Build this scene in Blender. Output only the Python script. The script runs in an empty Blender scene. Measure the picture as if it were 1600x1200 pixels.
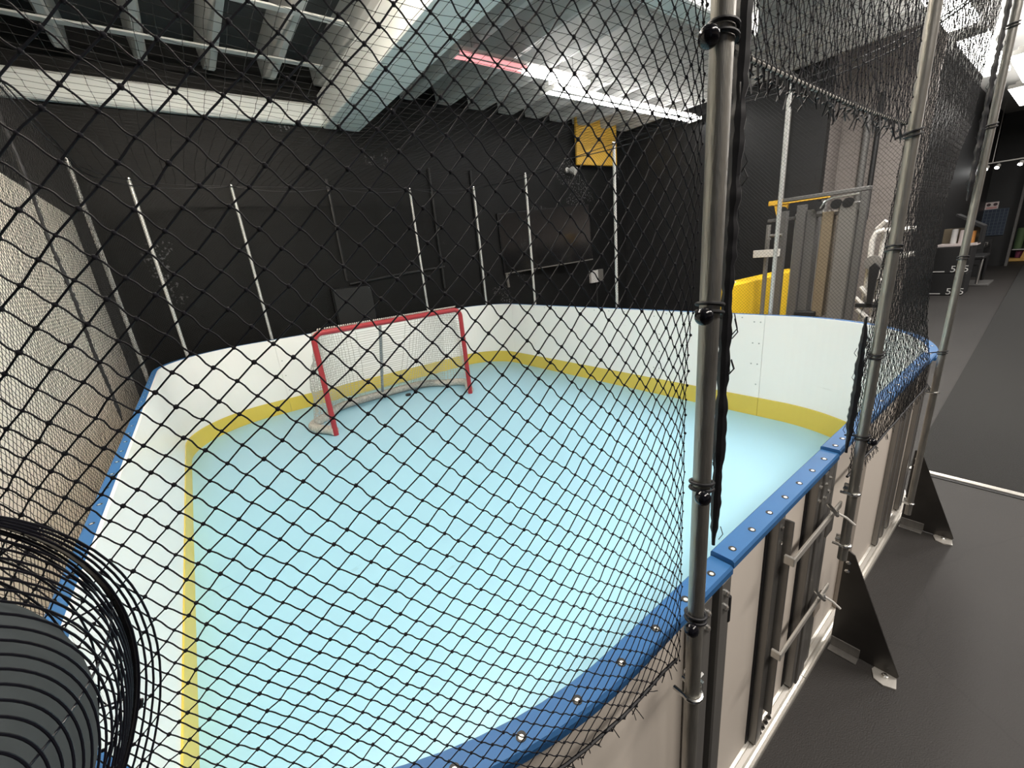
import bpy, bmesh, math, random
import numpy as np
from mathutils import Vector, Matrix
random.seed(7)
RNG = np.random.default_rng(11)
S = bpy.context.scene
COL = S.collection
PI = math.pi

# ------------------------------------------------------------------ camera
cam_d = bpy.data.cameras.new('camera')
cam = bpy.data.objects.new('camera', cam_d)
COL.objects.link(cam)
cam_d.sensor_width = 36.0
cam_d.lens = 643.31 / 1600 * 36
cam_d.clip_start = 0.02
cam_d.clip_end = 200
CR = Vector((0.78745382, -0.6091247, -0.09425276))
CD = Vector((-0.250642, -0.17674273, -0.95180912))
CF = Vector((0.56311195, 0.77312943, -0.29184897))
H = 1.70
cam.matrix_world = Matrix(((CR.x, -CD.x, -CF.x, 0), (CR.y, -CD.y, -CF.y, 0), (CR.z, -CD.z, -CF.z, H), (0, 0, 0, 1)))
S.camera = cam

# ------------------------------------------------------------------ world, exposure, large lights
W = bpy.data.worlds.new('world')
S.world = W
W.use_nodes = True
W.node_tree.nodes['Background'].inputs[0].default_value = (0.80, 0.86, 1.0, 1)
W.node_tree.nodes['Background'].inputs[1].default_value = 0.10
S.view_settings.view_transform = 'Standard'
S.view_settings.look = 'None'
S.view_settings.gamma = 1.0
S.view_settings.use_curve_mapping = False
S.view_settings.exposure = 0.0
S.cycles.max_bounces = 8
S.cycles.diffuse_bounces = 4
S.cycles.sample_clamp_indirect = 6.0


def area(name, loc, size, power, color=(1, 1, 1), rot=(0, 0, 0), spread=PI):
    d = bpy.data.lights.new(name, 'AREA')
    d.shape = 'RECTANGLE'
    d.size, d.size_y = size
    d.energy = power
    d.color = color
    d.spread = spread
    o = bpy.data.objects.new(name, d)
    o.location = loc
    o.rotation_euler = rot
    COL.objects.link(o)
    return o


# ceiling strip lamps of the hall that hang outside the picture, over and behind the photographer; the last two are added fill lights
area('ceiling_lamp_near_left', (0.55, 2.1, 3.95), (2.4, 0.25), 10, (1.0, 0.93, 0.82))
area('ceiling_lamp_near_middle', (3.0, 2.1, 3.95), (2.4, 0.25), 26, (1.0, 0.97, 0.93))
area('ceiling_lamp_aisle', (1.2, -1.4, 3.9), (2.4, 0.3), 100, (1.0, 0.93, 0.85))
area('ceiling_lamp_aisle_far', (4.6, -1.4, 3.9), (2.4, 0.3), 130, (1.0, 0.93, 0.87))
area('fill_light_aisle_end', (14.0, -3.0, 3.9), (4.0, 0.4), 420, (1.0, 0.95, 0.9))  # added fill, brightens the aisle end and the wall mirrored in the television
area('fill_light_gym', (6.4, 1.5, 3.95), (2.4, 0.3), 190, (1.0, 0.96, 0.9))  # added fill to brighten the gym, no fixture hangs here


# ------------------------------------------------------------------ materials
MATS = {}


def mat(name, col, rough=0.5, metal=0.0, var=0.0, vscale=8.0, bump=0.0, bscale=60.0, emit=None, estr=0.0, spec=None, stretch=None):
    if name in MATS:
        return MATS[name]
    m = bpy.data.materials.new(name)
    m.use_nodes = True
    nt = m.node_tree
    b = nt.nodes['Principled BSDF']
    b.inputs['Base Color'].default_value = (*col, 1)
    b.inputs['Roughness'].default_value = rough
    b.inputs['Metallic'].default_value = metal
    if spec is not None:
        b.inputs['Specular IOR Level'].default_value = spec
    if emit:
        b.inputs['Emission Color'].default_value = (*emit, 1)
        b.inputs['Emission Strength'].default_value = estr
    if var or bump:
        tc = nt.nodes.new('ShaderNodeTexCoord')
        mp = nt.nodes.new('ShaderNodeMapping')
        nt.links.new(tc.outputs['Object'], mp.inputs[0])
        if stretch:
            mp.inputs['Scale'].default_value = stretch
    if var:
        n = nt.nodes.new('ShaderNodeTexNoise')
        n.inputs['Scale'].default_value = vscale
        n.inputs['Detail'].default_value = 6
        nt.links.new(mp.outputs[0], n.inputs['Vector'])
        mx = nt.nodes.new('ShaderNodeMix')
        mx.data_type = 'RGBA'
        mx.inputs[6].default_value = (*[c * (1 - var) for c in col], 1)
        mx.inputs[7].default_value = (*[min(1, c * (1 + var)) for c in col], 1)
        nt.links.new(n.outputs[0], mx.inputs[0])
        nt.links.new(mx.outputs[2], b.inputs['Base Color'])
    if bump:
        n2 = nt.nodes.new('ShaderNodeTexNoise')
        n2.inputs['Scale'].default_value = bscale
        n2.inputs['Detail'].default_value = 4
        nt.links.new(mp.outputs[0], n2.inputs['Vector'])
        bp = nt.nodes.new('ShaderNodeBump')
        bp.inputs['Strength'].default_value = bump
        bp.inputs['Distance'].default_value = 0.01
        nt.links.new(n2.outputs[0], bp.inputs['Height'])
        nt.links.new(bp.outputs[0], b.inputs['Normal'])
    MATS[name] = m
    return m


def block_wall_mat(name, col, mortar, rough=0.6, bw=0.4, bh=0.2, var=0.12):
    m = mat(name, col, rough, var=var, vscale=3.0, bump=0.15, bscale=90)
    nt = m.node_tree
    b = nt.nodes['Principled BSDF']
    tc = nt.nodes['Texture Coordinate']
    sep = nt.nodes.new('ShaderNodeSeparateXYZ')
    add = nt.nodes.new('ShaderNodeMath')
    com = nt.nodes.new('ShaderNodeCombineXYZ')
    nt.links.new(tc.outputs['Object'], sep.inputs[0])
    nt.links.new(sep.outputs[0], add.inputs[0])
    nt.links.new(sep.outputs[1], add.inputs[1])
    nt.links.new(add.outputs[0], com.inputs[0])
    nt.links.new(sep.outputs[2], com.inputs[1])
    br = nt.nodes.new('ShaderNodeTexBrick')
    br.inputs['Scale'].default_value = 1.0
    br.inputs['Brick Width'].default_value = bw
    br.inputs['Row Height'].default_value = bh
    br.inputs['Mortar Size'].default_value = 0.006
    nt.links.new(com.outputs[0], br.inputs['Vector'])
    src = b.inputs['Base Color'].links[0].from_socket
    nt.links.new(src, br.inputs['Color1'])
    nt.links.new(src, br.inputs['Color2'])
    br.inputs['Mortar'].default_value = (*mortar, 1)
    nt.links.new(br.outputs[0], b.inputs['Base Color'])
    return m


def scuff_mat(name, col, mark, rough, scale, amount, stretch):
    """plain sheet with thin worn scuff marks of their own shape"""
    m = mat(name, col, rough, var=0.03, vscale=2.0)
    nt = m.node_tree
    b = nt.nodes['Principled BSDF']
    tc = nt.nodes['Texture Coordinate']
    mp = nt.nodes.new('ShaderNodeMapping')
    mp.inputs['Scale'].default_value = stretch
    mp.inputs['Rotation'].default_value = (0.1, 0.2, 0.6)
    nt.links.new(tc.outputs['Object'], mp.inputs[0])
    n = nt.nodes.new('ShaderNodeTexNoise')
    n.inputs['Scale'].default_value = scale
    n.inputs['Detail'].default_value = 8
    n.inputs['Roughness'].default_value = 0.62
    nt.links.new(mp.outputs[0], n.inputs['Vector'])
    r = nt.nodes.new('ShaderNodeValToRGB')
    r.color_ramp.elements[0].position = 0.68
    r.color_ramp.elements[0].color = (0, 0, 0, 1)
    r.color_ramp.elements[1].position = 0.76
    r.color_ramp.elements[1].color = (amount, amount, amount, 1)
    nt.links.new(n.outputs[0], r.inputs[0])
    mx = nt.nodes.new('ShaderNodeMix')
    mx.data_type = 'RGBA'
    src = b.inputs['Base Color'].links[0].from_socket
    nt.links.new(r.outputs[0], mx.inputs[0])
    nt.links.new(src, mx.inputs[6])
    mx.inputs[7].default_value = (*mark, 1)
    nt.links.new(mx.outputs[2], b.inputs['Base Color'])
    return m


M_ICE = scuff_mat('rink_tile_cyan', (0.35, 0.625, 0.775), (0.24, 0.41, 0.51), 0.34, 3.0, 0.45, (1.0, 4.0, 1.0))
M_HDPE = scuff_mat('white_board_plastic', (0.95, 0.94, 0.92), (0.66, 0.64, 0.60), 0.35, 3.0, 0.35, (1.0, 1.0, 6.0))
M_HDPE_BACK = scuff_mat('board_back_sheet', (0.86, 0.78, 0.69), (0.92, 0.88, 0.84), 0.5, 4.0, 0.3, (1.0, 1.0, 3.0))
M_SCREW = mat('grey_screw', (0.42, 0.43, 0.42), 0.5)
M_RIB = mat('rib_grey_beige', (0.40, 0.35, 0.30), 0.5, var=0.05)
M_YEL = scuff_mat('kick_strip_yellow', (0.72, 0.56, 0.095), (0.34, 0.27, 0.07), 0.42, 5.0, 0.35, (1.0, 1.0, 3.0))
M_BLUE = mat('cap_rail_blue', (0.032, 0.135, 0.34), 0.5, spec=0.3, var=0.06, vscale=20)
M_ALU = mat('brushed_aluminium', (0.80, 0.77, 0.71), 0.38, 0.7, var=0.12, vscale=14, stretch=(0.3, 6, 6))
M_ALUD = mat('dull_frame_metal', (0.30, 0.29, 0.275), 0.34, 0.65, var=0.25, vscale=10, stretch=(6, 6, 0.4))
M_STEEL = mat('bare_steel_plate', (0.10, 0.095, 0.09), 0.35, 0.85, var=0.25, vscale=7)
M_ZINC = mat('zinc_hardware', (0.72, 0.72, 0.70), 0.22, 1.0)
M_GALV = mat('galvanised_pipe', (0.40, 0.39, 0.36), 0.40, 0.85, var=0.5, vscale=22, bump=0.12, bscale=120, stretch=(3, 3, 0.5))
M_GALVF = mat('galvanised_pipe_bright', (0.80, 0.80, 0.78), 0.45, 0.55, var=0.15, vscale=30)
M_NET = mat('black_twine', (0.008, 0.008, 0.012), 0.75, spec=0.25)
M_NETF = mat('black_twine_worn', (0.012, 0.012, 0.013), 0.8, spec=0.25)
M_CORD = mat('black_cord', (0.010, 0.010, 0.013), 0.55)
M_BALL = mat('black_gloss_ball', (0.006, 0.006, 0.009), 0.16)
M_RED = mat('goal_red_paint', (0.33, 0.022, 0.03), 0.38, var=0.12, vscale=15)
M_LACE = mat('white_goal_twine', (0.50, 0.48, 0.44), 0.8)
M_LACEW = mat('white_lacing_cord', (0.78, 0.76, 0.72), 0.8)
M_LACED = mat('grey_lacing_pad', (0.50, 0.48, 0.44), 0.9, var=0.7, vscale=45, bump=0.5, bscale=160)
M_GREYBAR = mat('grey_goal_bar', (0.30, 0.31, 0.33), 0.4, 0.4)
M_RUB = mat('black_rubber', (0.012, 0.012, 0.013), 0.55)
M_BLACKP = mat('black_paint', (0.012, 0.0122, 0.013), 0.5, var=0.2, vscale=3)
M_SATIN = mat('black_satin_plastic', (0.010, 0.010, 0.012), 0.22)
M_SCREEN = mat('screen_glass', (0.006, 0.006, 0.007), 0.12, spec=1.0)
M_JOIST = mat('grey_painted_joist', (0.52, 0.52, 0.51), 0.6, var=0.12, vscale=3)
M_DECK = mat('dark_ceiling_deck', (0.045, 0.046, 0.048), 0.8, var=0.2, vscale=2)
M_DECKG = mat('grey_ceiling_deck', (0.52, 0.515, 0.50), 0.7, var=0.06, vscale=2)
M_BEAM = mat('pale_painted_duct', (0.93, 0.95, 0.93), 0.5, var=0.04, vscale=1.5)
M_WHITEWALL = mat('offwhite_wall_sheet', (0.86, 0.82, 0.74), 0.6, var=0.05, vscale=1.5)
M_WALLS = block_wall_mat('black_side_wall', (0.012, 0.012, 0.0125), (0.006, 0.006, 0.006), 0.5)
M_WALLB = block_wall_mat('black_block_wall', (0.0035, 0.0038, 0.0040), (0.0018, 0.0018, 0.0018), 0.6)
M_WALLB.node_tree.nodes['Principled BSDF'].inputs['Specular IOR Level'].default_value = 0.25


def chips(m, col):
    nt = m.node_tree
    b = nt.nodes['Principled BSDF']
    tc = nt.nodes['Texture Coordinate']
    fac = None
    for sc_, lo, hi in ((1.15, 0.66, 0.68), (30.0, 0.56, 0.60)):
        n = nt.nodes.new('ShaderNodeTexNoise')
        n.inputs['Scale'].default_value = sc_
        n.inputs['Detail'].default_value = 3
        nt.links.new(tc.outputs['Object'], n.inputs['Vector'])
        r = nt.nodes.new('ShaderNodeMapRange')
        r.inputs[1].default_value = lo
        r.inputs[2].default_value = hi
        nt.links.new(n.outputs[0], r.inputs[0])
        if fac is None:
            fac = r.outputs[0]
        else:
            mu = nt.nodes.new('ShaderNodeMath')
            mu.operation = 'MULTIPLY'
            nt.links.new(fac, mu.inputs[0])
            nt.links.new(r.outputs[0], mu.inputs[1])
            fac = mu.outputs[0]
    mx = nt.nodes.new('ShaderNodeMix')
    mx.data_type = 'RGBA'
    src = b.inputs['Base Color'].links[0].from_socket
    nt.links.new(fac, mx.inputs[0])
    nt.links.new(src, mx.inputs[6])
    mx.inputs[7].default_value = (*col, 1)
    nt.links.new(mx.outputs[2], b.inputs['Base Color'])


chips(M_WALLB, (0.12, 0.12, 0.125))
M_WALLG = block_wall_mat('taupe_brick_wall', (0.20, 0.178, 0.165), (0.15, 0.133, 0.122), 0.7, 0.4, 0.2)
M_TAUPE = mat('taupe_paint', (0.55, 0.48, 0.43), 0.7, var=0.08)
M_TURF = mat('dark_turf', (0.028, 0.028, 0.027), 0.95, var=0.35, vscale=220, bump=0.6, bscale=400)
M_LAMP = mat('lamp_tube_glow', (1, 1, 1), 0.4, emit=(1.0, 0.98, 0.95), estr=20.0)
M_LAMPL = mat('warm_tube_glow', (1, 1, 1), 0.4, emit=(1.0, 0.90, 0.76), estr=175.0)
M_LAMPW = mat('aisle_lamp_glow', (1, 1, 1), 0.4, emit=(1.0, 0.97, 0.92), estr=12.0)
M_LAMPR = mat('failing_tube_pink_glow', (1, 0.4, 0.4), 0.4, emit=(1.0, 0.42, 0.44), estr=0.9)
M_SPOT = mat('spot_glow', (1, 1, 1), 0.4, emit=(1, 1, 0.98), estr=25.0)
M_WHITEM = mat('white_enamel', (0.72, 0.70, 0.66), 0.4)
M_GREYM = mat('grey_machine_paint', (0.115, 0.112, 0.108), 0.45, var=0.1, vscale=5)
M_GREYL = mat('light_grey_shroud', (0.185, 0.178, 0.165), 0.5, var=0.1, vscale=6)
M_TAN = mat('tan_column', (0.22, 0.175, 0.115), 0.55, var=0.1)
M_YPAD = mat('yellow_vinyl', (0.95, 0.62, 0.02), 0.45, var=0.05, vscale=3)
M_YPAINT = mat('yellow_paint', (0.72, 0.42, 0.04), 0.5, var=0.12, vscale=4)
M_WHITE = mat('white_plain', (0.8, 0.79, 0.77), 0.5)
M_REDP = mat('red_plain', (0.6, 0.05, 0.04), 0.5)
M_PINKW = mat('pinkish_paper', (0.75, 0.66, 0.64), 0.6)
M_DKINK = mat('dark_ink', (0.06, 0.03, 0.035), 0.6)
M_BLUEG = mat('blue_grey_wire', (0.14, 0.18, 0.22), 0.5, 0.3)
M_GREEN = mat('green_roll', (0.10, 0.16, 0.07), 0.7)
M_WOOD = mat('yellow_wood', (0.62, 0.38, 0.10), 0.55, var=0.15, vscale=8)
M_ORANGE = mat('orange_wood', (0.75, 0.33, 0.09), 0.6)
M_BROWN = mat('tan_panel', (0.45, 0.28, 0.17), 0.6)
M_BLADE = mat('grey_fan_blade', (0.085, 0.10, 0.105), 0.3, 0.1)
M_FANW = mat('black_fan_wire', (0.008, 0.008, 0.014), 0.35, 0.3)
M_PURPLE = mat('plum_roll', (0.22, 0.05, 0.10), 0.7)


def floor_mat():
    m = mat('grey_rubber_floor', (0.031, 0.028, 0.026), 0.58, var=0.42, vscale=1.1, bump=0.25, bscale=220)
    nt = m.node_tree
    b = nt.nodes['Principled BSDF']
    tc = nt.nodes['Texture Coordinate']
    # hairline cracks with a wandering course
    nz = nt.nodes.new('ShaderNodeTexNoise')
    nz.inputs['Scale'].default_value = 2.2
    nz.inputs['Detail'].default_value = 8
    add = nt.nodes.new('ShaderNodeVectorMath')
    add.operation = 'MULTIPLY_ADD'
    add.inputs[1].default_value = (0.22, 0.22, 0)
    nt.links.new(tc.outputs['Object'], nz.inputs['Vector'])
    nt.links.new(nz.outputs['Color'], add.inputs[0])
    nt.links.new(tc.outputs['Object'], add.inputs[2])
    vo = nt.nodes.new('ShaderNodeTexVoronoi')
    vo.feature = 'DISTANCE_TO_EDGE'
    vo.inputs['Scale'].default_value = 0.9
    nt.links.new(add.outputs[0], vo.inputs['Vector'])
    r = nt.nodes.new('ShaderNodeValToRGB')
    r.color_ramp.elements[0].position = 0.0
    r.color_ramp.elements[0].color = (0.45, 0.45, 0.45, 1)
    r.color_ramp.elements[1].position = 0.006
    r.color_ramp.elements[1].color = (1, 1, 1, 1)
    nt.links.new(vo.outputs['Distance'], r.inputs[0])
    mx = nt.nodes.new('ShaderNodeMix')
    mx.data_type = 'RGBA'
    mx.blend_type = 'MULTIPLY'
    mx.inputs[0].default_value = 0.35
    src = b.inputs['Base Color'].links[0].from_socket
    nt.links.new(src, mx.inputs[6])
    nt.links.new(r.outputs[0], mx.inputs[7])
    nt.links.new(mx.outputs[2], b.inputs['Base Color'])
    return m


M_FLOOR = floor_mat()


# ------------------------------------------------------------------ mesh builder
class MB:
    def __init__(s):
        s.v, s.f, s.mi = [], [], []
        s.mats = []

    def _m(s, m):
        if m not in s.mats:
            s.mats.append(m)
        return s.mats.index(m)

    def add(s, verts, faces, m=None):
        o = len(s.v)
        s.v += [tuple(p) for p in verts]
        i = s._m(m) if m else 0
        for f in faces:
            s.f.append(tuple(o + k for k in f))
            s.mi.append(i)
        return s

    def box(s, x0, x1, y0, y1, z0, z1, c=0.0, m=None, fr=None):
        """box with chamfered edges; fr = (origin, ux, uy, uz) frame"""
        c = min(c, (x1 - x0) / 2.01, (y1 - y0) / 2.01, (z1 - z0) / 2.01)
        X, Y, Z = (x0, x1), (y0, y1), (z0, z1)
        if c <= 0:
            V = [(X[i], Y[j], Z[k]) for i in (0, 1) for j in (0, 1) for k in (0, 1)]
            F = [(0, 1, 3, 2), (4, 6, 7, 5), (0, 4, 5, 1), (2, 3, 7, 6), (0, 2, 6, 4), (1, 5, 7, 3)]
        else:
            V, idx = [], {}
            for i in (0, 1):
                for j in (0, 1):
                    for k in (0, 1):
                        for a in range(3):
                            p = [X[i] + (c if i == 0 else -c), Y[j] + (c if j == 0 else -c), Z[k] + (c if k == 0 else -c)]
                            p[a] = (X, Y, Z)[a][(i, j, k)[a]]
                            idx[(i, j, k, a)] = len(V)
                            V.append(tuple(p))
            F = []
            for a in range(3):
                b, d = (a + 1) % 3, (a + 2) % 3
                for sd in (0, 1):
                    q = []
                    for (jb, jd) in ((0, 0), (1, 0), (1, 1), (0, 1)):
                        t = [0, 0, 0]
                        t[a], t[b], t[d] = sd, jb, jd
                        q.append(idx[(*t, a)])
                    F.append(tuple(q if sd else q[::-1]))
                # edges along axis a
                for jb in (0, 1):
                    for jd in (0, 1):
                        t0, t1 = [0, 0, 0], [0, 0, 0]
                        t0[a], t1[a] = 0, 1
                        t0[b] = t1[b] = jb
                        t0[d] = t1[d] = jd
                        q = (idx[(*t0, b)], idx[(*t1, b)], idx[(*t1, d)], idx[(*t0, d)])
                        F.append(q if (jb + jd) % 2 == 1 else q[::-1])
            for i in (0, 1):
                for j in (0, 1):
                    for k in (0, 1):
                        q = (idx[(i, j, k, 0)], idx[(i, j, k, 1)], idx[(i, j, k, 2)])
                        F.append(q if (i + j + k) % 2 == 1 else q[::-1])
        if fr:
            o, ux, uy, uz = [Vector(q) for q in fr]
            V = [tuple(o + ux * p[0] + uy * p[1] + uz * p[2]) for p in V]
        return s.add(V, F, m)

    def tube(s, pts, r, n=10, m=None, closed=False, cap=True):
        pts = [Vector(p) for p in pts]
        N = len(pts)
        rs = r if hasattr(r, '__len__') else [r] * N
        T = []
        for i in range(N):
            if closed:
                t = pts[(i + 1) % N] - pts[i - 1]
            else:
                t = pts[min(i + 1, N - 1)] - pts[max(i - 1, 0)]
            T.append(t.normalized())
        up = Vector((0, 0, 1))
        if abs(T[0].dot(up)) > 0.9:
            up = Vector((1, 0, 0))
        nrm = (up - T[0] * up.dot(T[0])).normalized()
        V = []
        for i in range(N):
            nrm = (nrm - T[i] * nrm.dot(T[i])).normalized()
            bi = T[i].cross(nrm)
            for k in range(n):
                a = 2 * PI * k / n
                V.append(tuple(pts[i] + (nrm * math.cos(a) + bi * math.sin(a)) * rs[i]))
        F = []
        for i in range(N if closed else N - 1):
            j = (i + 1) % N
            for k in range(n):
                k2 = (k + 1) % n
                F.append((i * n + k, i * n + k2, j * n + k2, j * n + k))
        if cap and not closed:
            F.append(tuple(range(n))[::-1])
            F.append(tuple((N - 1) * n + k for k in range(n)))
        return s.add(V, F, m)

    def lathe(s, prof, c=(0, 0, 0), n=24, m=None, axis=None):
        """prof: list of (r, t) along axis"""
        ax = Vector(axis).normalized() if axis else Vector((0, 0, 1))
        u = ax.orthogonal().normalized()
        w = ax.cross(u)
        c = Vector(c)
        V, F = [], []
        for (r, t) in prof:
            for k in range(n):
                a = 2 * PI * k / n
                V.append(tuple(c + ax * t + (u * math.cos(a) + w * math.sin(a)) * max(r, 1e-5)))
        for i in range(len(prof) - 1):
            for k in range(n):
                k2 = (k + 1) % n
                F.append((i * n + k, i * n + k2, (i + 1) * n + k2, (i + 1) * n + k))
        F.append(tuple(range(n))[::-1])
        F.append(tuple((len(prof) - 1) * n + k for k in range(n)))
        return s.add(V, F, m)

    def prism(s, poly, o, ux, uy, uz, d0, d1, m=None):
        """polygon in (ux,uy) extruded along uz from d0 to d1"""
        o, ux, uy, uz = Vector(o), Vector(ux), Vector(uy), Vector(uz)
        n = len(poly)
        V = [tuple(o + ux * p[0] + uy * p[1] + uz * d) for d in (d0, d1) for p in poly]
        F = [tuple(range(n))[::-1], tuple(range(n, 2 * n))]
        for k in range(n):
            k2 = (k + 1) % n
            F.append((k, k2, n + k2, n + k))
        return s.add(V, F, m)

    def build(s, name, m=None, parent=None, smooth=False, label=None):
        me = bpy.data.meshes.new(name)
        me.from_pydata(s.v, [], s.f)
        if s.mats:
            for q in s.mats:
                me.materials.append(q)
            me.polygons.foreach_set('material_index', s.mi)
        elif m:
            me.materials.append(m)
        bm = bmesh.new()
        bm.from_mesh(me)
        bmesh.ops.recalc_face_normals(bm, faces=bm.faces)
        bm.to_mesh(me)
        bm.free()
        if smooth:
            me.shade_auto_smooth(angle=math.radians(40)) if hasattr(me, 'shade_auto_smooth') else me.shade_smooth()
        o = bpy.data.objects.new(name, me)
        COL.objects.link(o)
        if parent:
            o.parent = parent
        if smooth:
            me.polygons.foreach_set('use_smooth', [True] * len(me.polygons))
            sm = smooth if isinstance(smooth, float) else 40.0
            me.set_sharp_from_angle(angle=math.radians(sm))
        if label:
            o['label'] = label
        return o


def tag(o, label=None, cat=None, group=None, kind=None):
    if label:
        o['label'] = label
    if cat:
        o['category'] = cat
    if group:
        o['group'] = group
    if kind:
        o['kind'] = kind
    return o


def empty(name, loc=(0, 0, 0), rz=0.0, label=None, cat=None, group=None):
    o = bpy.data.objects.new(name, None)
    o.location = loc
    o.rotation_euler = (0, 0, rz)
    o.empty_display_size = 0.1
    COL.objects.link(o)
    return tag(o, label, cat, group)


def dup(root, loc=None, rz=None, label=None):
    r = root.copy()
    COL.objects.link(r)
    if loc is not None:
        r.location = loc
    if rz is not None:
        r.rotation_euler = (0, 0, rz)
    if label:
        r['label'] = label
    for ch in list(root.children):
        c = ch.copy()
        COL.objects.link(c)
        c.parent = r
        for g in list(ch.children):
            d = g.copy()
            COL.objects.link(d)
            d.parent = c
    return r


def text(name, body, size, origin, ux, uy, m, parent, depth=0.001):
    cu = bpy.data.curves.new(name, 'FONT')
    cu.body = body
    cu.size = size
    cu.extrude = depth
    cu.align_x = 'CENTER'
    cu.align_y = 'CENTER'
    cu.materials.append(m)
    o = bpy.data.objects.new(name, cu)
    ux, uy = Vector(ux).normalized(), Vector(uy).normalized()
    uz = ux.cross(uy)
    o.matrix_world = Matrix(((ux.x, uy.x, uz.x, origin[0]), (ux.y, uy.y, uz.y, origin[1]), (ux.z, uy.z, uz.z, origin[2]), (0, 0, 0, 1)))
    COL.objects.link(o)
    dg = bpy.context.evaluated_depsgraph_get()
    me = bpy.data.meshes.new_from_object(o.evaluated_get(dg))
    q = bpy.data.objects.new(name, me)
    q.matrix_world = o.matrix_world
    bpy.data.objects.remove(o)
    COL.objects.link(q)
    q.name = name
    if parent:
        q.parent = parent
    return q


# ------------------------------------------------------------------ rink outline
X0, X1, Y0, Y1 = -0.429, 4.088, 0.386, 6.06
RNL, RNR, RFR, RFL = 0.88, 1.05, 0.65, 0.9
ZT = 0.985
SEG = []


def _segs():
    s = 0.0

    def line(a, b, n):
        nonlocal s
        L = math.dist(a, b)
        SEG.append(('L', s, s + L, a, b, n))
        s += L

    def arc(c, r, a0, a1):
        nonlocal s
        L = abs(a1 - a0) * r
        SEG.append(('A', s, s + L, c, r, a0, a1))
        s += L
    line((X0 + RNL, Y0), (X1 - RNR, Y0), (0, -1))
    arc((X1 - RNR, Y0 + RNR), RNR, -PI / 2, 0)
    line((X1, Y0 + RNR), (X1, Y1 - RFR), (1, 0))
    arc((X1 - RFR, Y1 - RFR), RFR, 0, PI / 2)
    line((X1 - RFR, Y1), (X0 + RFL, Y1), (0, 1))
    arc((X0 + RFL, Y1 - RFL), RFL, PI / 2, PI)
    line((X0, Y1 - RFL), (X0, Y0 + RNL), (-1, 0))
    arc((X0 + RNL, Y0 + RNL), RNL, PI, 1.5 * PI)
    return s


STOT = _segs()
S_NEAR0, S_NR0, S_R0, S_FR0, S_B0, S_FL0, S_L0, S_NL0 = [q[1] for q in SEG]


def P(s, off=0.0):
    s = s % STOT
    for q in SEG:
        if s <= q[2] + 1e-9:
            if q[0] == 'L':
                t = (s - q[1]) / (q[2] - q[1])
                a, b, n = q[3], q[4], q[5]
                return (a[0] + (b[0] - a[0]) * t + n[0] * off, a[1] + (b[1] - a[1]) * t + n[1] * off)
            t = (s - q[1]) / (q[2] - q[1])
            a = q[5] + (q[6] - q[5]) * t
            return (q[3][0] + math.cos(a) * (q[4] + off), q[3][1] + math.sin(a) * (q[4] + off))


def sN(x):
    return x - (X0 + RNL)


def sR(y):
    return S_R0 + y - (Y0 + RNR)


def sB(x):
    return S_B0 + (X1 - RFR) - x


def sL(y):
    return S_L0 + (Y1 - RFL) - y


def srange(s0, s1, step=0.06):
    n = max(1, int(math.ceil((s1 - s0) / step)))
    return [s0 + (s1 - s0) * i / n for i in range(n + 1)]


def sweep(mb, s0, s1, prof, m=None, step=0.06):
    ss = srange(s0, s1, step)
    n = len(prof)
    V, F = [], []
    for s in ss:
        for (off, z) in prof:
            x, y = P(s, off)
            V.append((x, y, z))
    for i in range(len(ss) - 1):
        for k in range(n):
            k2 = (k + 1) % n
            F.append((i * n + k, i * n + k2, (i + 1) * n + k2, (i + 1) * n + k))
    F.append(tuple(range(n)))
    F.append(tuple((len(ss) - 1) * n + k for k in range(n))[::-1])
    mb.add(V, F, m)


def frame_at(s, off, z=0.0):
    """origin and axes (along, outward, up) at the board"""
    x, y = P(s, off)
    x2, y2 = P(s + 0.001, off)
    x1, y1 = P(s - 0.001, off)
    t = Vector((x2 - x1, y2 - y1, 0)).normalized()
    n = Vector((t.y, -t.x, 0))
    return ((x, y, z), t, n, Vector((0, 0, 1)))


# ------------------------------------------------------------------ floors, walls, ceiling
def structure(name, mb, m=None):
    o = mb.build(name, m)
    o['kind'] = 'structure'
    return o


YW = 6.6
ZDECK = 4.42
structure('floor', MB().box(-3, 26, -6, 8, -0.06, 0.0), M_FLOOR)
mb = MB()
ring = [P(s, -0.001) for s in srange(0, STOT, 0.05)[:-1]]
n = len(ring)
mb.add([(x, y, 0.0005) for x, y in ring] + [(x, y, 0.004) for x, y in ring],
       [tuple(range(n))[::-1], tuple(range(n, 2 * n))] + [(k, (k + 1) % n, n + (k + 1) % n, n + k) for k in range(n)])
o = mb.build('rink_floor', M_ICE)
tag(o, kind='structure')

structure('wall_far', MB().box(-1.12, 8.75, YW, YW + 0.12, 0, ZDECK), M_WALLB)
structure('wall_left', MB().box(-1.12, -1.0, -1.0, YW, 0, ZDECK), M_WALLB)
o = MB().box(-0.82, -0.728, 0.75, 6.12, 0.0, 2.5, 0.003).build('wall_partition', M_WHITEWALL)
o['kind'] = 'structure'
structure('wall_right', MB().box(8.6, 8.75, 2.72, YW, 0, ZDECK), M_WALLS)
structure('wall_gym', MB().box(9.3, 9.42, 1.62, 2.72, 0, ZDECK).box(8.75, 9.42, 2.72, 2.84, 0, ZDECK), M_WALLG)
structure('wall_aisle', MB().box(9.42, 20.6, 1.95, 2.07, 0, ZDECK).box(20.5, 20.62, 1.2, 2.07, 0, ZDECK).box(23.4, 23.55, -6, 2.0, 0, ZDECK), M_BLACKP)
structure('ceiling', MB().box(-3, 2.28, -6, YW + 0.1, ZDECK, ZDECK + 0.1, m=M_DECK).box(2.28, 8.75, -6, 5.45, ZDECK, ZDECK + 0.1, m=M_DECKG).box(2.28, 8.75, 5.45, YW + 0.1, ZDECK, ZDECK + 0.1, m=M_DECK))
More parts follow.
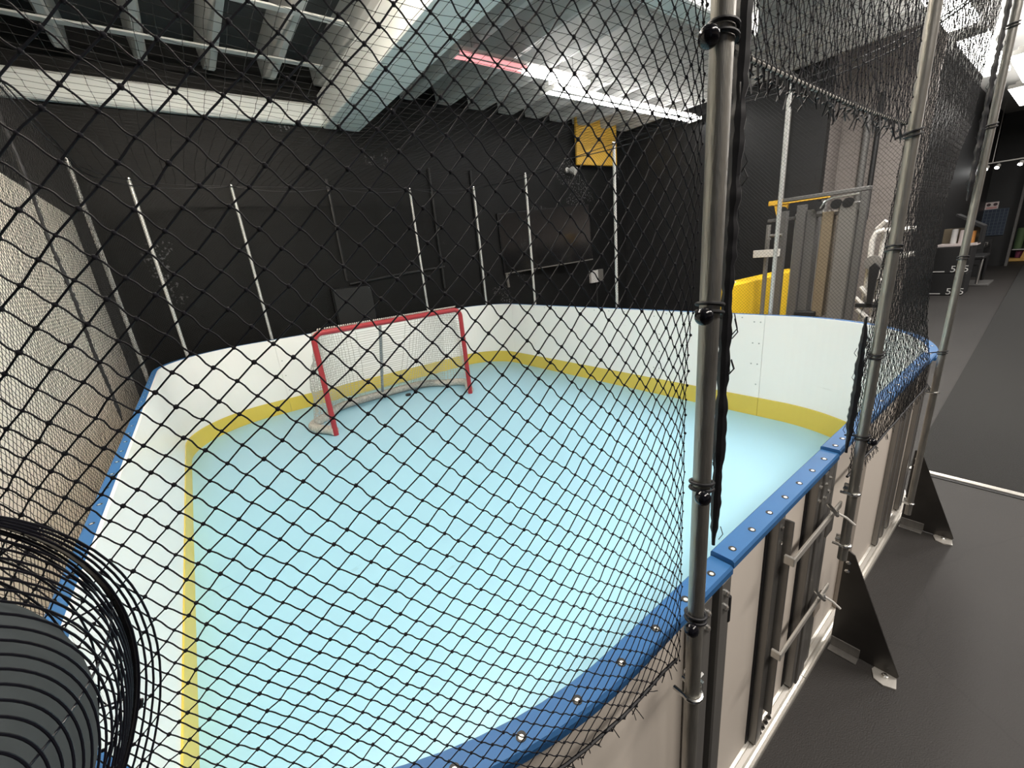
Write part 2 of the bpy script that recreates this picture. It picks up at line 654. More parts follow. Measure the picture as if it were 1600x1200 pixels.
structure('wall_near', MB().box(-3, 26, -6.12, -6.0, 2.1, ZDECK, m=M_TAUPE).box(-3, 26, -6.12, -6.0, 0, 2.1, m=M_BLACKP))
structure('ceiling_gym', MB().box(8.75, 26, -6, 7, ZDECK - 0.02, ZDECK + 0.1), M_DECKG)

# grey joists running towards the far wall, and their cross bridging
JX = [0.23 + 0.615 * k for k in range(-2, 14)]
pj = None
for k, x in enumerate(JX):
    d = 'far left' if k < 2 else ''
    if pj is None:
        prof = [(-0.030, 0.0), (0.030, 0.0), (0.055, 0.06), (0.075, 0.37), (-0.075, 0.37), (-0.055, 0.06)]
        mbj = MB()
        V, F = [], []
        ys = [(-1.0, 0.0), (6.3, 0.0), (6.42, 0.03), (YW, 0.10)]
        for (y, dz) in ys:
            for (px, pz) in prof:
                V.append((px, y, max(pz, dz)))
        n = 6
        for i in range(3):
            for q in range(n):
                F.append((i * n + q, i * n + (q + 1) % n, (i + 1) * n + (q + 1) % n, (i + 1) * n + q))
        F += [tuple(range(n)), tuple(range(3 * n, 4 * n))]
        mbj.add(V, F)
        pj = mbj.build('ceiling_joist', M_JOIST)
        o = pj
    else:
        o = pj.copy()
        COL.objects.link(o)
    o.location = (x, 0, 4.05)
    tag(o, None, 'ceiling joist', 'grey ceiling joists', None)
    o['label'] = 'grey painted ceiling joist running to the far black wall above the rink'
for (y, xa, xb, lab) in ((5.75, -0.99, 1.9, 'pale steel bridging strip across the joists nearest the left duct'),
                         (4.75, -0.99, 1.9, 'pale steel bridging strip across the joists high at the top left'),
                         (3.2, 2.8, 8.5, 'pale steel bridging strip across the joists above the pink lamp')):
    o = MB().box(xa, xb, y - 0.04, y + 0.04, 4.03, 4.047, 0.002).build('joist_bridging', M_JOIST)
    tag(o, lab, 'bridging strip', 'joist bridging')

# pale boxed ducts
o = MB().box(2.03, 2.53, -0.6, YW - 0.002, 3.64, 4.046, 0.012).build('boxed_duct', M_BEAM)
tag(o, 'pale boxed duct running under the joists to the far black wall', 'duct', 'boxed ducts')
o = MB().box(-0.998, 2.028, YW - 0.12, YW - 0.002, 3.64, 3.90, 0.03).build('boxed_duct', M_BEAM)
tag(o, 'low pale boxed duct along the far black wall, left of the long duct', 'duct', 'boxed ducts')
o = MB().box(2.532, 5.3, 2.38, 2.60, 3.64, 4.04, 0.012).build('boxed_duct', M_BEAM)
tag(o, 'pale boxed duct crossing the ceiling above the gate pole', 'duct', 'boxed ducts')


# ------------------------------------------------------------------ lamps that show
def strip_lamp(x0, x1, y, z, label, pink=0.0, w=0.26, hang=True, glow=None, r=0.023):
    t = empty('strip_lamp', ((x0 + x1) / 2, y, z), 0, label, 'ceiling lamp', 'strip lamps over the rink')
    hl = (x1 - x0) / 2
    m = MB()
    m.box(-hl, hl, -0.045, 0.045, 0.045, 0.10, 0.006)
    for q in (-hl, hl - 0.02):
        m.box(q, q + 0.02, -w / 2, w / 2, -0.01, 0.045, 0.003)
    m.build('lamp_housing', M_WHITEM, t)
    for sy in (-w * 0.3, w * 0.3):
        xs = -hl + 0.03
        if pink:
            MB().tube([(-hl + 0.03, sy, 0.022), (-hl + pink, sy, 0.022)], r * 0.8, 10).build('lamp_tube', M_LAMPR, t, True, label='pink glowing failing tube')
            xs = -hl + pink + 0.03
        MB().tube([(xs, sy, 0.022), (hl - 0.03, sy, 0.022)], r, 10).build('lamp_tube', glow or M_LAMP, t, True)
    for sx in (-hl + 0.25, hl - 0.25):
        if hang:
            MB().tube([(sx, 0, 0.085), (sx, 0, ZDECK - z)], 0.005, 6).build('hanger', M_ALUD, t)
    return t


strip_lamp(2.93, 5.04, 4.50, 3.86, 'strip lamp with a pink failing end beside the long pale duct', pink=1.0, w=0.2)
strip_lamp(4.62, 8.45, 4.84, 3.86, 'long bright white strip lamp reaching the black side wall', w=0.3)
strip_lamp(-0.55, 1.85, 2.7, 3.86, 'white strip lamp left of the long pale duct, high above the goal side', w=0.26, glow=M_LAMPL)


def aisle_lamp(x0, x1, y0, y1, z, label):
    t = empty('aisle_lamp', ((x0 + x1) / 2, (y0 + y1) / 2, z), 0, label, 'ceiling lamp', 'bright lamps over the aisle')
    a, b = (x1 - x0) / 2, (y1 - y0) / 2
    m = MB()
    m.box(-a, a, -0.05, 0.05, 0.051, 0.10, 0.005)
    for q in (-a - 0.012, a):
        m.box(q, q + 0.012, -b, b, -0.005, 0.06, 0.002)
    m.build('lamp_housing', M_WHITEM, t)
    MB().box(-a + 0.002, a - 0.002, -b, b, 0.0, 0.05, 0.006).build('lamp_lens', M_LAMPW, t)
    MB().tube([(0, 0, 0.10), (0, 0, ZDECK - z)], 0.008, 6).build('hanger', M_ALUD, t)
    return t


aisle_lamp(6.55, 8.05, 1.14, 1.40, 3.80, 'bright aisle lamp behind the top of the right net pole')
aisle_lamp(8.75, 11.5, 1.15, 1.44, 3.85, 'bright aisle lamp crossed by the upper part of the far net pole')
aisle_lamp(10.5, 12.9, 0.84, 1.10, 3.85, 'bright aisle lamp just right of the far net pole')
aisle_lamp(13.2, 15.6, 1.02, 1.30, 3.85, 'bright aisle lamp second along, beyond the far net pole')

# ------------------------------------------------------------------ rink boards
CAPN = 0


def board(s0, s1, label, near=False, dz=0.0, screws=None, posts=None, name='rink_board'):
    t = empty(name, (*P((s0 + s1) / 2, 0.01), 0), 0, label, 'rink board', 'boards of the rink')
    inv = Vector(t.location)

    def loc(mb):
        mb.v = [(x - inv.x, y - inv.y, z - inv.z) for x, y, z in mb.v]
        return mb
    e = 0.0015
    a, b = s0 + e, s1 - e
    m = MB()
    zt = ZT + dz
    zp = zt - 0.021 if near else zt - 0.002
    sweep(m, a, b, [(-0.012, 0.19), (0.0, 0.19), (0.0, zp), (-0.012, zp)])
    loc(m).build('panel', M_HDPE, t)
    m = MB()
    sweep(m, a, b, [(0.0002, 0.056), (0.0022, 0.056), (0.0022, zt - 0.022), (0.0002, zt - 0.022)])
    loc(m).build('back_sheet', M_HDPE_BACK, t)
    m = MB()
    sweep(m, a, b, [(-0.019, 0.0045), (0.0, 0.0045), (0.0, 0.189), (-0.016, 0.189), (-0.019, 0.186)])
    loc(m).build('kick_strip', M_YEL, t)
    m = MB()
    ci = -0.012 if near else 0.0004
    sweep(m, a, b, [(ci, zt - 0.020), (0.043, zt - 0.020), (0.043, zt - 0.005), (0.038, zt), (ci + 0.004, zt), (ci, zt - 0.004)])
    cap = loc(m).build('cap_rail', M_BLUE, t)
    m = MB()
    sweep(m, a, b, [(0.0024, 0.0), (0.043, 0.0), (0.043, 0.016), (0.041, 0.019), (0.035, 0.019), (0.0345, 0.0175), (0.033, 0.019), (0.026, 0.021), (0.026, 0.050), (0.013, 0.052), (0.0125, 0.050), (0.011, 0.052), (0.0024, 0.056)])
    loc(m).build('bottom_channel', M_ALU, t)
    for ps in (posts if posts is not None else (s0 + 0.02, s1 - 0.02)):
        ps = min(max(ps, a + 0.018), b - 0.018)
        fr = frame_at(ps, 0.0)
        m = MB()
        m.box(-0.016, 0.016, 0.0024, 0.025, 0.0565, zt - 0.0205, 0.002, fr=fr)
        loc(m).build('frame_post', M_ALUD, t)
    for ss in (screws or ()):
        x, y = P(ss, 0.020)
        m = MB()
        m.lathe([(0.0088, 0.0), (0.0085, 0.0008), (0.006, 0.0010)], (x, y, zt + 0.0002), 14, M_RUB)  # flat dark ring paints the shade inside the screw recess
        m.lathe([(0.0048, 0.0010), (0.004, 0.0018), (0.0012, 0.0020)], (x - 0.001, y - 0.0015, zt + 0.0002), 10, M_ALU)
        loc(m).build('cap_screw', None, cap, True)
    return t


GA, GB = sN(0.82), sN(1.53)
board(S_NL0, STOT + GA, 'curved corner board of the rink nearest the photographer, under the near net', near=True, screws=[S_NL0 + 0.12 + 0.105 * k for k in range(17)], posts=[S_NL0 + 0.5, S_NL0 + 1.1])
gate = board(GA, GB, 'gate board with sliding bolts between the two nearest net poles', near=True, dz=0.012, screws=[GA + 0.04 + 0.1 * k for k in range(7)], posts=[GA + 0.02])
NS = sN(1.66)
board(GB, S_NR0, 'straight board after the gate, in front of the steel brace plates', near=True, dz=0.022, screws=[GB + 0.03, GB + 0.10] + [NS + 0.05 + 0.13 * k for k in range(11)], posts=[GB + 0.018, GB + 0.052, sN(2.56), sN(2.66), sN(2.77), S_NR0 - 0.03])
SK = sR(1.60)
board(S_NR0, SK, 'curved corner board at the right end, behind the right net pole', screws=[S_NR0 + 0.1 + 0.17 * k for k in range(10)], posts=[S_NR0 + 0.03, S_NR0 + 0.6, S_NR0 + 1.2])
SJ = sR(2.72)
b1 = board(SK, SJ, 'right-hand straight board below the cable machine')
b2 = board(SJ, S_FR0, 'straight board below the wall television')
board(S_FR0, S_B0, 'curved far corner board to the right of the goal')
SJ2 = sB(0.70)
b3 = board(S_B0, SJ2, 'straight board directly behind the goal')
board(SJ2, S_L0, 'curved far left corner board left of the goal')
SJ3 = sL(3.2)
screwL = [S_L0 + 0.1 + 0.16 * k for k in range(11)]
board(S_L0, SJ3, 'far half of the left straight board', screws=screwL)
board(SJ3, S_NL0, 'near half of the left straight board, behind the fan', screws=[SJ3 + 0.08 + 0.16 * k for k in range(11)])

def inner_screws(t, spots):
    q = Vector(t.location)
    for s_, z in spots:
        (ox, oy, _), tt, nn, _u = frame_at(s_, -0.012)
        MB().lathe([(0.007, 0), (0.007, 0.001), (0.004, 0.002)], (ox - q.x, oy - q.y, z), 8, axis=(-nn.x, -nn.y, 0)).build('panel_screw', M_SCREW, t)


inner_screws(b1, [(SK + 0.035, z) for z in (0.92, 0.72, 0.52, 0.32)] + [(SK + 0.09, z) for z in (0.92, 0.72, 0.52)] + [(SJ - 0.035, z) for z in (0.92, 0.72, 0.52, 0.32)] + [(SK + 0.2 + 0.2 * k, 0.955) for k in range(5)])
inner_screws(b2, [(SJ + 0.035, z) for z in (0.92, 0.72, 0.52, 0.32)] + [(SJ + 0.2 + 0.24 * k, 0.955) for k in range(10)])
inner_screws(b3, [(SJ2 - 0.04, z) for z in (0.92, 0.7, 0.5, 0.3)])
for o in list(bpy.data.objects):
    if 'straight board after the gate' in o.get('label', ''):
        q = Vector(o.location)
        m = MB().box(1.945 - q.x, 2.035 - q.x, 0.364 - q.y, 0.3838 - q.y, 0.0565, 0.985, 0.003)
        m.build('panel_rib', M_RIB, o)
# gate hardware ------------------------------------------------------
gl = Vector(gate.location)


def gpart(name, mb, m, label=None, smooth=False):
    mb.v = [(x - gl.x, y - gl.y, z - gl.z) for x, y, z in mb.v]
    return mb.build(name, m, gate, smooth, label=label)


YO = 0.386 - 0.0024          # outer face of the panel sheet
for (zz, xa, xb) in ((0.82, 1.140, 1.53), (0.485, 1.125, 1.53)):
    m = MB()
    m.box(xa, xb, 0.318, 0.325, zz - 0.012, zz + 0.012, 0.002)
    m.box(xa - 0.006, xa + 0.004, 0.318, 0.345, zz - 0.016, zz + 0.012, 0.002)
    bolt = gpart('slide_bolt', m, M_ALU)
    m = MB().tube([(xb - 0.06, 0.322, zz), (xb - 0.055, 0.29, zz - 0.012), (xb - 0.05, 0.268, zz - 0.03)], 0.004, 8)
    m.v = [(x - gl.x, y - gl.y, z - gl.z) for x, y, z in m.v]
    m.build('bolt_handle', M_WHITEM, bolt, True)
    m = MB().box(xb - 0.075, xb - 0.015, 0.330, 0.336, zz - 0.10, zz - 0.018, 0.002)
    gpart('bolt_plate', m, M_RIB if zz < 0.6 else M_ALUD)
    m = MB().tube([(xb - 0.12, 0.33, zz + 0.055), (xb - 0.11, 0.312, zz + 0.03), (xb - 0.085, 0.308, zz + 0.004), (xb - 0.06, 0.316, zz)], 0.006, 8)
    gpart('bolt_hook', m, M_ZINC, smooth=True)
for nm, xa, xb, yf, za, zb, mm, lb in (
        ('gasket', 1.100, 1.1195, 0.3805, 0.058, 0.955, M_RUB, 'black gasket strip'),
        ('gate_post', 1.120, 1.158, 0.358, 0.058, 0.955, M_ALUD, None),
        ('flange', 1.1585, 1.164, 0.336, 0.19, 0.93, M_ALUD, None),
        ('gasket', 1.392, 1.4115, 0.3805, 0.058, 0.955, M_RUB, 'black gasket strip'),
        ('gate_post', 1.412, 1.440, 0.356, 0.058, 0.955, M_ALUD, None),
        ('gate_post', 1.4405, 1.472, 0.350, 0.058, 0.955, M_ALUD, None),
        ('gasket', 1.4725, 1.488, 0.3805, 0.058, 0.955, M_RUB, 'black gasket strip'),
        ('gate_post', 1.4885, 1.5275, 0.354, 0.058, 0.955, M_ALUD, None)):
    mu = gpart(nm, MB().box(xa, xb, yf, YO - 0.0003, za, zb, 0.0015), mm, lb)
    if nm == 'gate_post':
        for zz in (0.915, 0.865):
            m = MB().lathe([(0.0065, 0), (0.0065, 0.004), (0.004, 0.006)], ((xa + xb) / 2, yf, zz), 6, axis=(0, -1, 0))
            m.v = [(x - gl.x, y - gl.y, z - gl.z) for x, y, z in m.v]
            m.build('bolt_head', M_ZINC, mu)
for xx in (0.85, 1.175, 1.20, 1.225, 1.25, 1.43, 1.455, 1.48, 1.505):
    gpart('channel_bolt', MB().lathe([(0.008, 0), (0.008, 0.006), (0.005, 0.010), (0.005, 0.016)], (xx, 0.368, 0.0525), 6), M_STEEL)
m = MB().box(0.834, 0.846, 0.352, 0.366, 0.80, 0.88, 0.003)
gpart('rubber_bumper', m, M_RUB)
m = MB().box(0.834, 0.846, 0.352, 0.366, 0.10, 0.19, 0.003)
gpart('rubber_bumper', m, M_RUB)

# twin uprights beside the near pole belong to the corner board
nb = None
for o in bpy.data.objects:
    if o.name.startswith('rink_board') and 'nearest the photographer' in o.get('label', ''):
        nb = o
nl = Vector(nb.location)
for xa, xb in ((0.690, 0.735), (0.772, 0.815)):
    m = MB().box(xa, xb, 0.345, 0.3835, 0.0565, 0.962, 0.004)
    m.v = [(x - nl.x, y - nl.y, z) for x, y, z in m.v]
    m.build('frame_post', M_ALUD, nb)
for zz in (0.925, 0.885):
    for xx in (0.793, 0.712):
        m = MB().lathe([(0.008, 0), (0.008, 0.005), (0.005, 0.008)], (xx, 0.345, zz), 6, axis=(0, -1, 0))
        m.v = [(x - nl.x, y - nl.y, z) for x, y, z in m.v]
        m.build('bolt_head', M_ZINC, nb)
m = MB().box(0.738, 0.769, 0.378, 0.3835, 0.0565, 0.962, 0.002)
m.v = [(x - nl.x, y - nl.y, z) for x, y, z in m.v]
m.build('gasket', M_RUB, nb, label='black gasket strip')


# steel brace plates ------------------------------------------------
def brace(x, label):
    t = empty('brace_plate', (x, 0.28, 0), 0, label, 'brace plate', 'steel brace plates')
    m = MB().prism([(0.058, 0.0), (-0.155, 0.0), (-0.160, 0.012), (0.028, 0.465), (0.045, 0.475), (0.058, 0.47)], (0, 0, 0.004), (0, 1, 0), (0, 0, 1), (1, 0, 0), -0.003, 0.003)
    m.build('plate', M_STEEL, t)
    m = MB().prism([(-0.165, -0.055), (-0.150, 0.03), (-0.10, 0.045), (-0.085, -0.02), (-0.10, -0.06), (-0.13, -0.07)], (0, 0, 0), (0, 1, 0), (1, 0, 0), (0, 0, 1), 0.0, 0.006)
    m.build('foot', M_ALU, t)
    m = MB().lathe([(0.011, 0), (0.011, 0.007), (0.006, 0.008), (0.006, 0.014)], (-0.025, -0.125, 0.006), 6)
    m.build('foot_bolt', M_ZINC, t)
    m = MB().box(-0.045, -0.005, -0.04, 0.056, 0.0, 0.006, 0.001).box(-0.010, -0.004, -0.04, 0.056, 0.006, 0.05, 0.001)
    m.build('heel_tab', M_ALUD, t)
    for zz in (0.43, 0.39):
        MB().lathe([(0.009, 0), (0.009, 0.006), (0.005, 0.009)], (-0.003, 0.042, zz), 6, axis=(-1, 0, 0)).build('plate_bolt', M_ZINC, t)
    return t


brace(1.79, 'triangular steel brace plate beside the gate, nearer of the two')
brace(2.95, 'triangular steel brace plate beside the far net pole, farther of the two')

# ------------------------------------------------------------------ net poles
ZP = 2.82


def pole(x, y, s, label, m=M_GALV, clamps=(0.86, 0.22), r=0.0138, z0=0.10):
    t = empty('net_pole', (x, y, 0), 0, label, 'net pole', 'galvanised net poles')
    b = MB().tube([(0, 0, z0), (0, 0, 0.8), (0, 0, 1.6), (0, 0, ZP)], r, 20)
    b.build('pipe', m, t, True)
    MB().lathe([(r + 0.002, ZP - 0.02), (r + 0.002, ZP + 0.004), (r * 0.6, ZP + 0.012)], (0, 0, 0), 16).build('pole_cap', M_ZINC, t, True)
    fr = frame_at(s, 0.0)
    tt, nn = fr[1], fr[2]
    for zc in clamps:
        q = MB()
        pts = [Vector((0, 0, zc)) + (tt * math.cos(a) + nn * math.sin(a)) * (r + 0.003) for a in [PI * 1.15 - i * PI * 1.3 / 12 for i in range(13)]]
        a0, a1 = pts[0], pts[-1]
        pts = [a0 - nn * 0.022 - tt * 0.0] + pts + [a1 - nn * 0.022]
        q.tube(pts, 0.0045, 8)
        q.box(-0.004, 0.004, -0.02, 0.02, -0.016, 0.016, 0.001, fr=(a1 + tt * 0.008 - nn * 0.002, tt, nn, Vector((0, 0, 1))))
        q.tube([a1 + tt * -0.012, a1 + tt * 0.035], 0.005, 6)
        q.build('pole_clamp', M_ZINC, t, True)
    return t


PX = [(0.577, 0.300, sN(0.577)), (1.552, 0.300, sN(1.552)), (2.815, 0.300, S_NR0)]
pole(*PX[0], 'thick near net pole with bungee balls, standing left of the gate')
pole(*PX[1], 'net pole on the right side of the gate', z0=0.60, clamps=(0.86, 0.66))
pole(2.815, 0.300, sN(2.815), 'net pole by the aisle, farther of the two on the right', z0=0.15)
OFFP = 0.086


def spole(s, label):
    x, y = P(s, OFFP)
    return pole(x, y, s, label, M_GALVF, (0.86, 0.22), 0.0165, 0.0)


s8, s7, s6 = sR(1.60), sR(3.35), sR(4.92)
s5 = S_FR0 + RFR * math.radians(45.5)
s4, s3 = sB(2.96), sB(0.705)
s2 = S_FL0 + RFL * (math.atan2(5.89 - 5.16, -0.185 - 0.471) - PI / 2)
s1 = sL(5.17)
spole(s8, 'net pole on the right boards in front of the yellow pad and cable machine')
spole(s7, 'net pole on the right boards beside the yellow hanging panel')
spole(s6, 'net pole crossing the wall television')
spole(s5, 'net pole at the curved corner left of the television')
spole(s4, 'net pole behind the right half of the goal')
spole(s3, 'net pole left of the goal')
spole(s2, 'net pole on the far left corner, second from the white wall')
spole(s1, 'net pole on the far left corner closest to the white wall')

# ------------------------------------------------------------------ nets
def net_mesh(name, nodes, ok, strands, m, parent=None, rad=0.0008, sides=3, seg=1, wav=0.0, knots=0.0, wdir=None, label=None):
    """nodes (N,3); strands (K,3) ints a, b, family; tubes between the knots plus round knots"""
    a, b = nodes[strands[:, 0]], nodes[strands[:, 1]]
    K = len(a)
    t = np.linspace(0, 1, seg + 1)
    pts = a[:, None, :] * (1 - t)[None, :, None] + b[:, None, :] * t[None, :, None]
    d = b - a
    ln = np.linalg.norm(d, axis=1, keepdims=True) + 1e-9
    d = d / ln
    ref = np.tile(np.array([[0.31, 0.45, 0.84]]), (K, 1))
    n1 = np.cross(d, ref)
    n1 /= np.linalg.norm(n1, axis=1, keepdims=True) + 1e-9
    n2 = np.cross(d, n1)
    if wav and seg > 1:
        # slack strands bow in the plane of the net
        amp = wav * (0.6 + 0.8 * RNG.random(K)) * (strands[:, 2] == 1) + 0.12 * wav * RNG.normal(size=K)
        up = np.array([[0, 0, 1.0]])
        w = up - d * (d @ up.T)
        w /= np.linalg.norm(w, axis=1, keepdims=True) + 1e-9
        pts += amp[:, None, None] * np.sin(2 * np.pi * t)[None, :, None] * w[:, None, :]
    ang = 2 * np.pi * np.arange(sides) / sides
    ring = np.cos(ang)[None, :, None] * n1[:, None, :] + np.sin(ang)[None, :, None] * n2[:, None, :]
    V = (pts[:, :, None, :] + rad * ring[:, None, :, :]).reshape(-1, 3)
    base = (np.arange(K) * (seg + 1) * sides)[:, None, None]
    i = np.arange(seg)[None, :, None] * sides
    k = np.arange(sides)[None, None, :]
    k2 = (k + 1) % sides
    F = np.stack([base + i + k, base + i + k2, base + i + sides + k2, base + i + sides + k], axis=-1).reshape(-1, 4)
    if knots:
        used = np.unique(strands[:, :2])
        c = nodes[used]
        hs, rr = [-0.95, -0.45, 0.45, 0.95], [0.45, 0.95, 0.95, 0.45]
        q = 6
        KV = []
        for hh, r_ in zip(hs, rr):
            for z in range(q):
                A = 2 * np.pi * z / q
                KV.append((math.cos(A) * r_, math.sin(A) * r_, hh))
        KV = np.array(KV) * knots
        sc = 0.8 + 0.4 * RNG.random((len(c), 1, 1))
        vv = (c[:, None, :] + KV[None] * sc).reshape(-1, 3)
        kb = len(V) + (np.arange(len(c)) * len(KV))[:, None]
        loc = []
        for r_ in range(3):
            for z in range(q):
                loc.append((r_ * q + z, r_ * q + (z + 1) % q, (r_ + 1) * q + (z + 1) % q, (r_ + 1) * q + z))
        for o_ in (0, 18):
            loc.append((o_ + 0, o_ + 1, o_ + 2, o_ + 3))
            loc.append((o_ + 0, o_ + 3, o_ + 4, o_ + 5))
        loc = np.array(loc)
        F = np.concatenate([F, (kb[:, None, :] + loc[None]).reshape(-1, 4)])
        V = np.concatenate([V, vv])
    me = bpy.data.meshes.new(name)
    me.vertices.add(len(V))
    me.vertices.foreach_set('co', V.astype(np.float32).ravel())
    me.loops.add(len(F) * 4)
    me.loops.foreach_set('vertex_index', F.astype(np.int32).ravel())
    me.polygons.add(len(F))
    me.polygons.foreach_set('loop_start', np.arange(0, len(F) * 4, 4, dtype=np.int32))
    me.polygons.foreach_set('use_smooth', np.ones(len(F), dtype=bool))
    me.update(calc_edges=True)
    me.materials.append(m)
    o = bpy.data.objects.new(name, me)
    COL.objects.link(o)
    if parent:
        o.parent = parent
    return o


def diamond(u0, u1, v0, v1, du, dv, surf, jit=0.0):
    """diamond lattice: nodes every du/2, dv/2 where i + j is even"""
    nu, nv = int((u1 - u0) / (du / 2)), int((v1 - v0) / (dv / 2))
    I, J = np.meshgrid(np.arange(nu + 1), np.arange(nv + 1), indexing='ij')
    U = u0 + I * (u1 - u0) / nu
    Vv = v0 + J * (v1 - v0) / nv
    nodes = surf(U.ravel(), Vv.ravel())
    if jit:
        nodes = nodes + RNG.normal(size=nodes.shape) * jit
    idx = I * (nv + 1) + J
    even = (I + J) % 2 == 0
    st = []
    m1 = even[:-1, :-1]
    st.append(np.stack([idx[:-1, :-1][m1], idx[1:, 1:][m1], np.zeros(m1.sum(), int)], 1))
    m2 = even[:-1, 1:]
    st.append(np.stack([idx[:-1, 1:][m2], idx[1:, :-1][m2], np.ones(m2.sum(), int)], 1))
    return nodes, None, np.concatenate(st)


def psurf(off, bulge=0.0, warp=None, sway=0.0):
    def f(U, V):
        if warp is not None:
            U, V = warp(U, V)
        N = 4000
        lo, hi = U.min() - 0.01, U.max() + 0.01
        g = np.linspace(lo, hi, N)
        tab = np.array([P(s, off) for s in g])
        tab2 = np.array([P(s, off + 0.1) for s in g])
        x = np.interp(U, g, tab[:, 0])
        y = np.interp(U, g, tab[:, 1])
        nx = (np.interp(U, g, tab2[:, 0]) - x) / 0.1
        ny = (np.interp(U, g, tab2[:, 1]) - y) / 0.1
        h = np.clip((V - 0.95) / (ZP - 0.95), 0, 1)
        b = bulge * np.sin(np.pi * h) + sway * np.sin(U * 3.1 + V * 1.7) * np.sin(np.pi * h)
        return np.stack([x + nx * b, y + ny * b, V], 1)
    return f


def edge_rope(name, s0, s1, z, off, r, m, parent, sag=0.0, npost=None, step=0.04, jitter=0.0):
    ss = srange(s0, s1, step)
    L = len(ss) - 1
    pts = []
    for i, s in enumerate(ss):
        x, y = P(s, off)
        w = math.sin(PI * (i / L * (npost or 1) % 1.0)) if sag else 0
        pts.append((x + random.gauss(0, jitter), y + random.gauss(0, jitter), z - sag * w + random.gauss(0, jitter)))
    return MB().tube(pts, r, 6).build(name, m, parent, True)


BAR = 0.0211
DD = BAR * math.sqrt(2)
OFFN = 0.060
# near net around the corner closest to the camera
t = empty('safety_net', (0.1, 0.5, 0), 0, 'black knotted net in front of the photographer, from the near pole past the fan', 'net', 'nets round the rink')
inv = t.location.copy()
sp = STOT + sN(0.562)
su0 = S_NL0 + 0.05


def near_warp(U, V):
    d = sp - U
    # strands crowd together next to the pole
    U2 = sp - (d - 0.030 * (1 - np.exp(-d / 0.06)))
    V2 = V + 0.010 * np.exp(-d / 0.10) * np.sin(V * 19) - 0.012 * np.exp(-((d - 0.35) / 0.2) ** 2)
    # slack fold low beside the fan
    q = np.exp(-((d - 0.62) / 0.16) ** 2 - ((V - 1.15) / 0.14) ** 2)
    U2 = U2 + 0.02 * q
    return U2, V2 + 0.012 * q


NPX = np.array([-1.2, -0.62, -0.40, -0.20, -0.086, 0.01, 0.15, 0.30, 0.45, 0.577, 0.7])
NPY = np.array([1.00, 0.72, 0.57, 0.475, 0.432, 0.410, 0.374, 0.349, 0.333, 0.326, 0.326])


def near_surf(U, V):
    low = psurf(OFFN, 0.0, near_warp, 0.004)(U, V)
    U2, V2 = near_warp(U, V)
    xs = np.linspace(-1.2, 0.7, 800)
    ys = np.interp(xs, NPX, NPY)
    k = np.ones(41) / 41
    ys = np.convolve(np.pad(ys, 20, mode='edge'), k, mode='valid')
    L = np.concatenate([[0], np.cumsum(np.hypot(np.diff(xs), np.diff(ys)))])
    d = sp - U2
    l = np.interp(0.577, xs, L) - d
    hi = np.stack([np.interp(l, L, xs), np.interp(l, L, ys), V2], 1)
    w = np.clip((V - 1.45) / 0.32, 0, 1)
    w = (w * w * (3 - 2 * w))[:, None]
    return low * (1 - w) + hi * w


nodes, _, st = diamond(su0, sp + 0.03, 0.935, ZP - 0.02, DD, DD * 1.02, near_surf, 0.0006)
no = net_mesh('netting', nodes - np.array(inv), None, st, M_NET, t, rad=0.00078, sides=5, seg=6, wav=0.0008, knots=0.0019)
edge_rope('bottom_rope', su0, sp, 0.937, OFFN, 0.0028, M_CORD, t, jitter=0.0008).location = -inv
MB().tube([(x, float(np.interp(x, NPX, NPY)), ZP - 0.02) for x in np.linspace(-0.7, 0.57, 60)], 0.004, 6).build('top_rope', M_CORD, t, True).location = -inv
m = MB()
for k in range(70):
    s = su0 + (sp - su0) * random.random()
    x, y = P(s, OFFN + 0.002)
    z = 0.936
    dx, dy = random.gauss(0, 0.008), random.gauss(0, 0.008)
    m.tube([(x, y, z), (x + dx * 0.5, y + dy * 0.5 - 0.002, z - 0.006), (x + dx, y + dy - 0.003, z - random.uniform(0.006, 0.02))], 0.0009, 4)
o = m.build('frayed_ends', M_CORD, t)
o.location = -inv
o['kind'] = 'stuff'
# the spare net gathered into a thick cord along the near pole


def gathered(name, x, y, z0, z1, r, parent, inv, wob=0.006, label=None):
    pts, rr = [], []
    n = int((z1 - z0) / 0.012)
    for i in range(n + 1):
        pts.append((x + random.gauss(0, wob * 0.25) + wob * math.sin(i * 0.13), y + random.gauss(0, wob * 0.2), z0 + (z1 - z0) * i / n))
        e = min(1, i / 6, (n - i) / 6)
        rr.append(r * (0.35 + 0.65 * e) * random.uniform(0.72, 1.2))
    mm = MB().tube(pts, rr, 8)
    for k in range(int(n * 0.5)):
        z = random.uniform(z0, z1)
        a = random.uniform(0, 2 * PI)
        px, py = x + r * math.cos(a), y + r * math.sin(a)
        mm.tube([(px, py, z), (px + 0.007 * math.cos(a), py + 0.007 * math.sin(a), z + 0.010), (px + 0.002 * math.cos(a), py + 0.002 * math.sin(a), z + random.uniform(0.02, 0.035))], 0.0008, 4)
    o = mm.build(name, M_CORD, parent, True, label=label)
    o.location = -inv
    return o


gathered('gathered_net', 0.6115, 0.2925, 1.19, ZP - 0.05, 0.0090, t, inv, 0.0012, 'thick black bundle of gathered net along the pole')

# raised net over the gate
t = empty('safety_net', (1.06, 0.33, 1.93), 0, 'black net lifted above the gate, its ragged edge laced to a striped rope', 'net', 'nets round the rink')
inv = t.location.copy()
sa, sb = sN(0.60), sN(1.535)
nodes, _, st = diamond(sa, sb, 1.93, ZP - 0.02, DD * 0.62, DD * 1.25, psurf(OFFN, 0.01, None, 0.012), 0.0016)
net_mesh('netting', nodes - np.array(inv), None, st, M_NET, t, rad=0.0008, sides=4, seg=3, wav=0.0012, knots=0.0020)
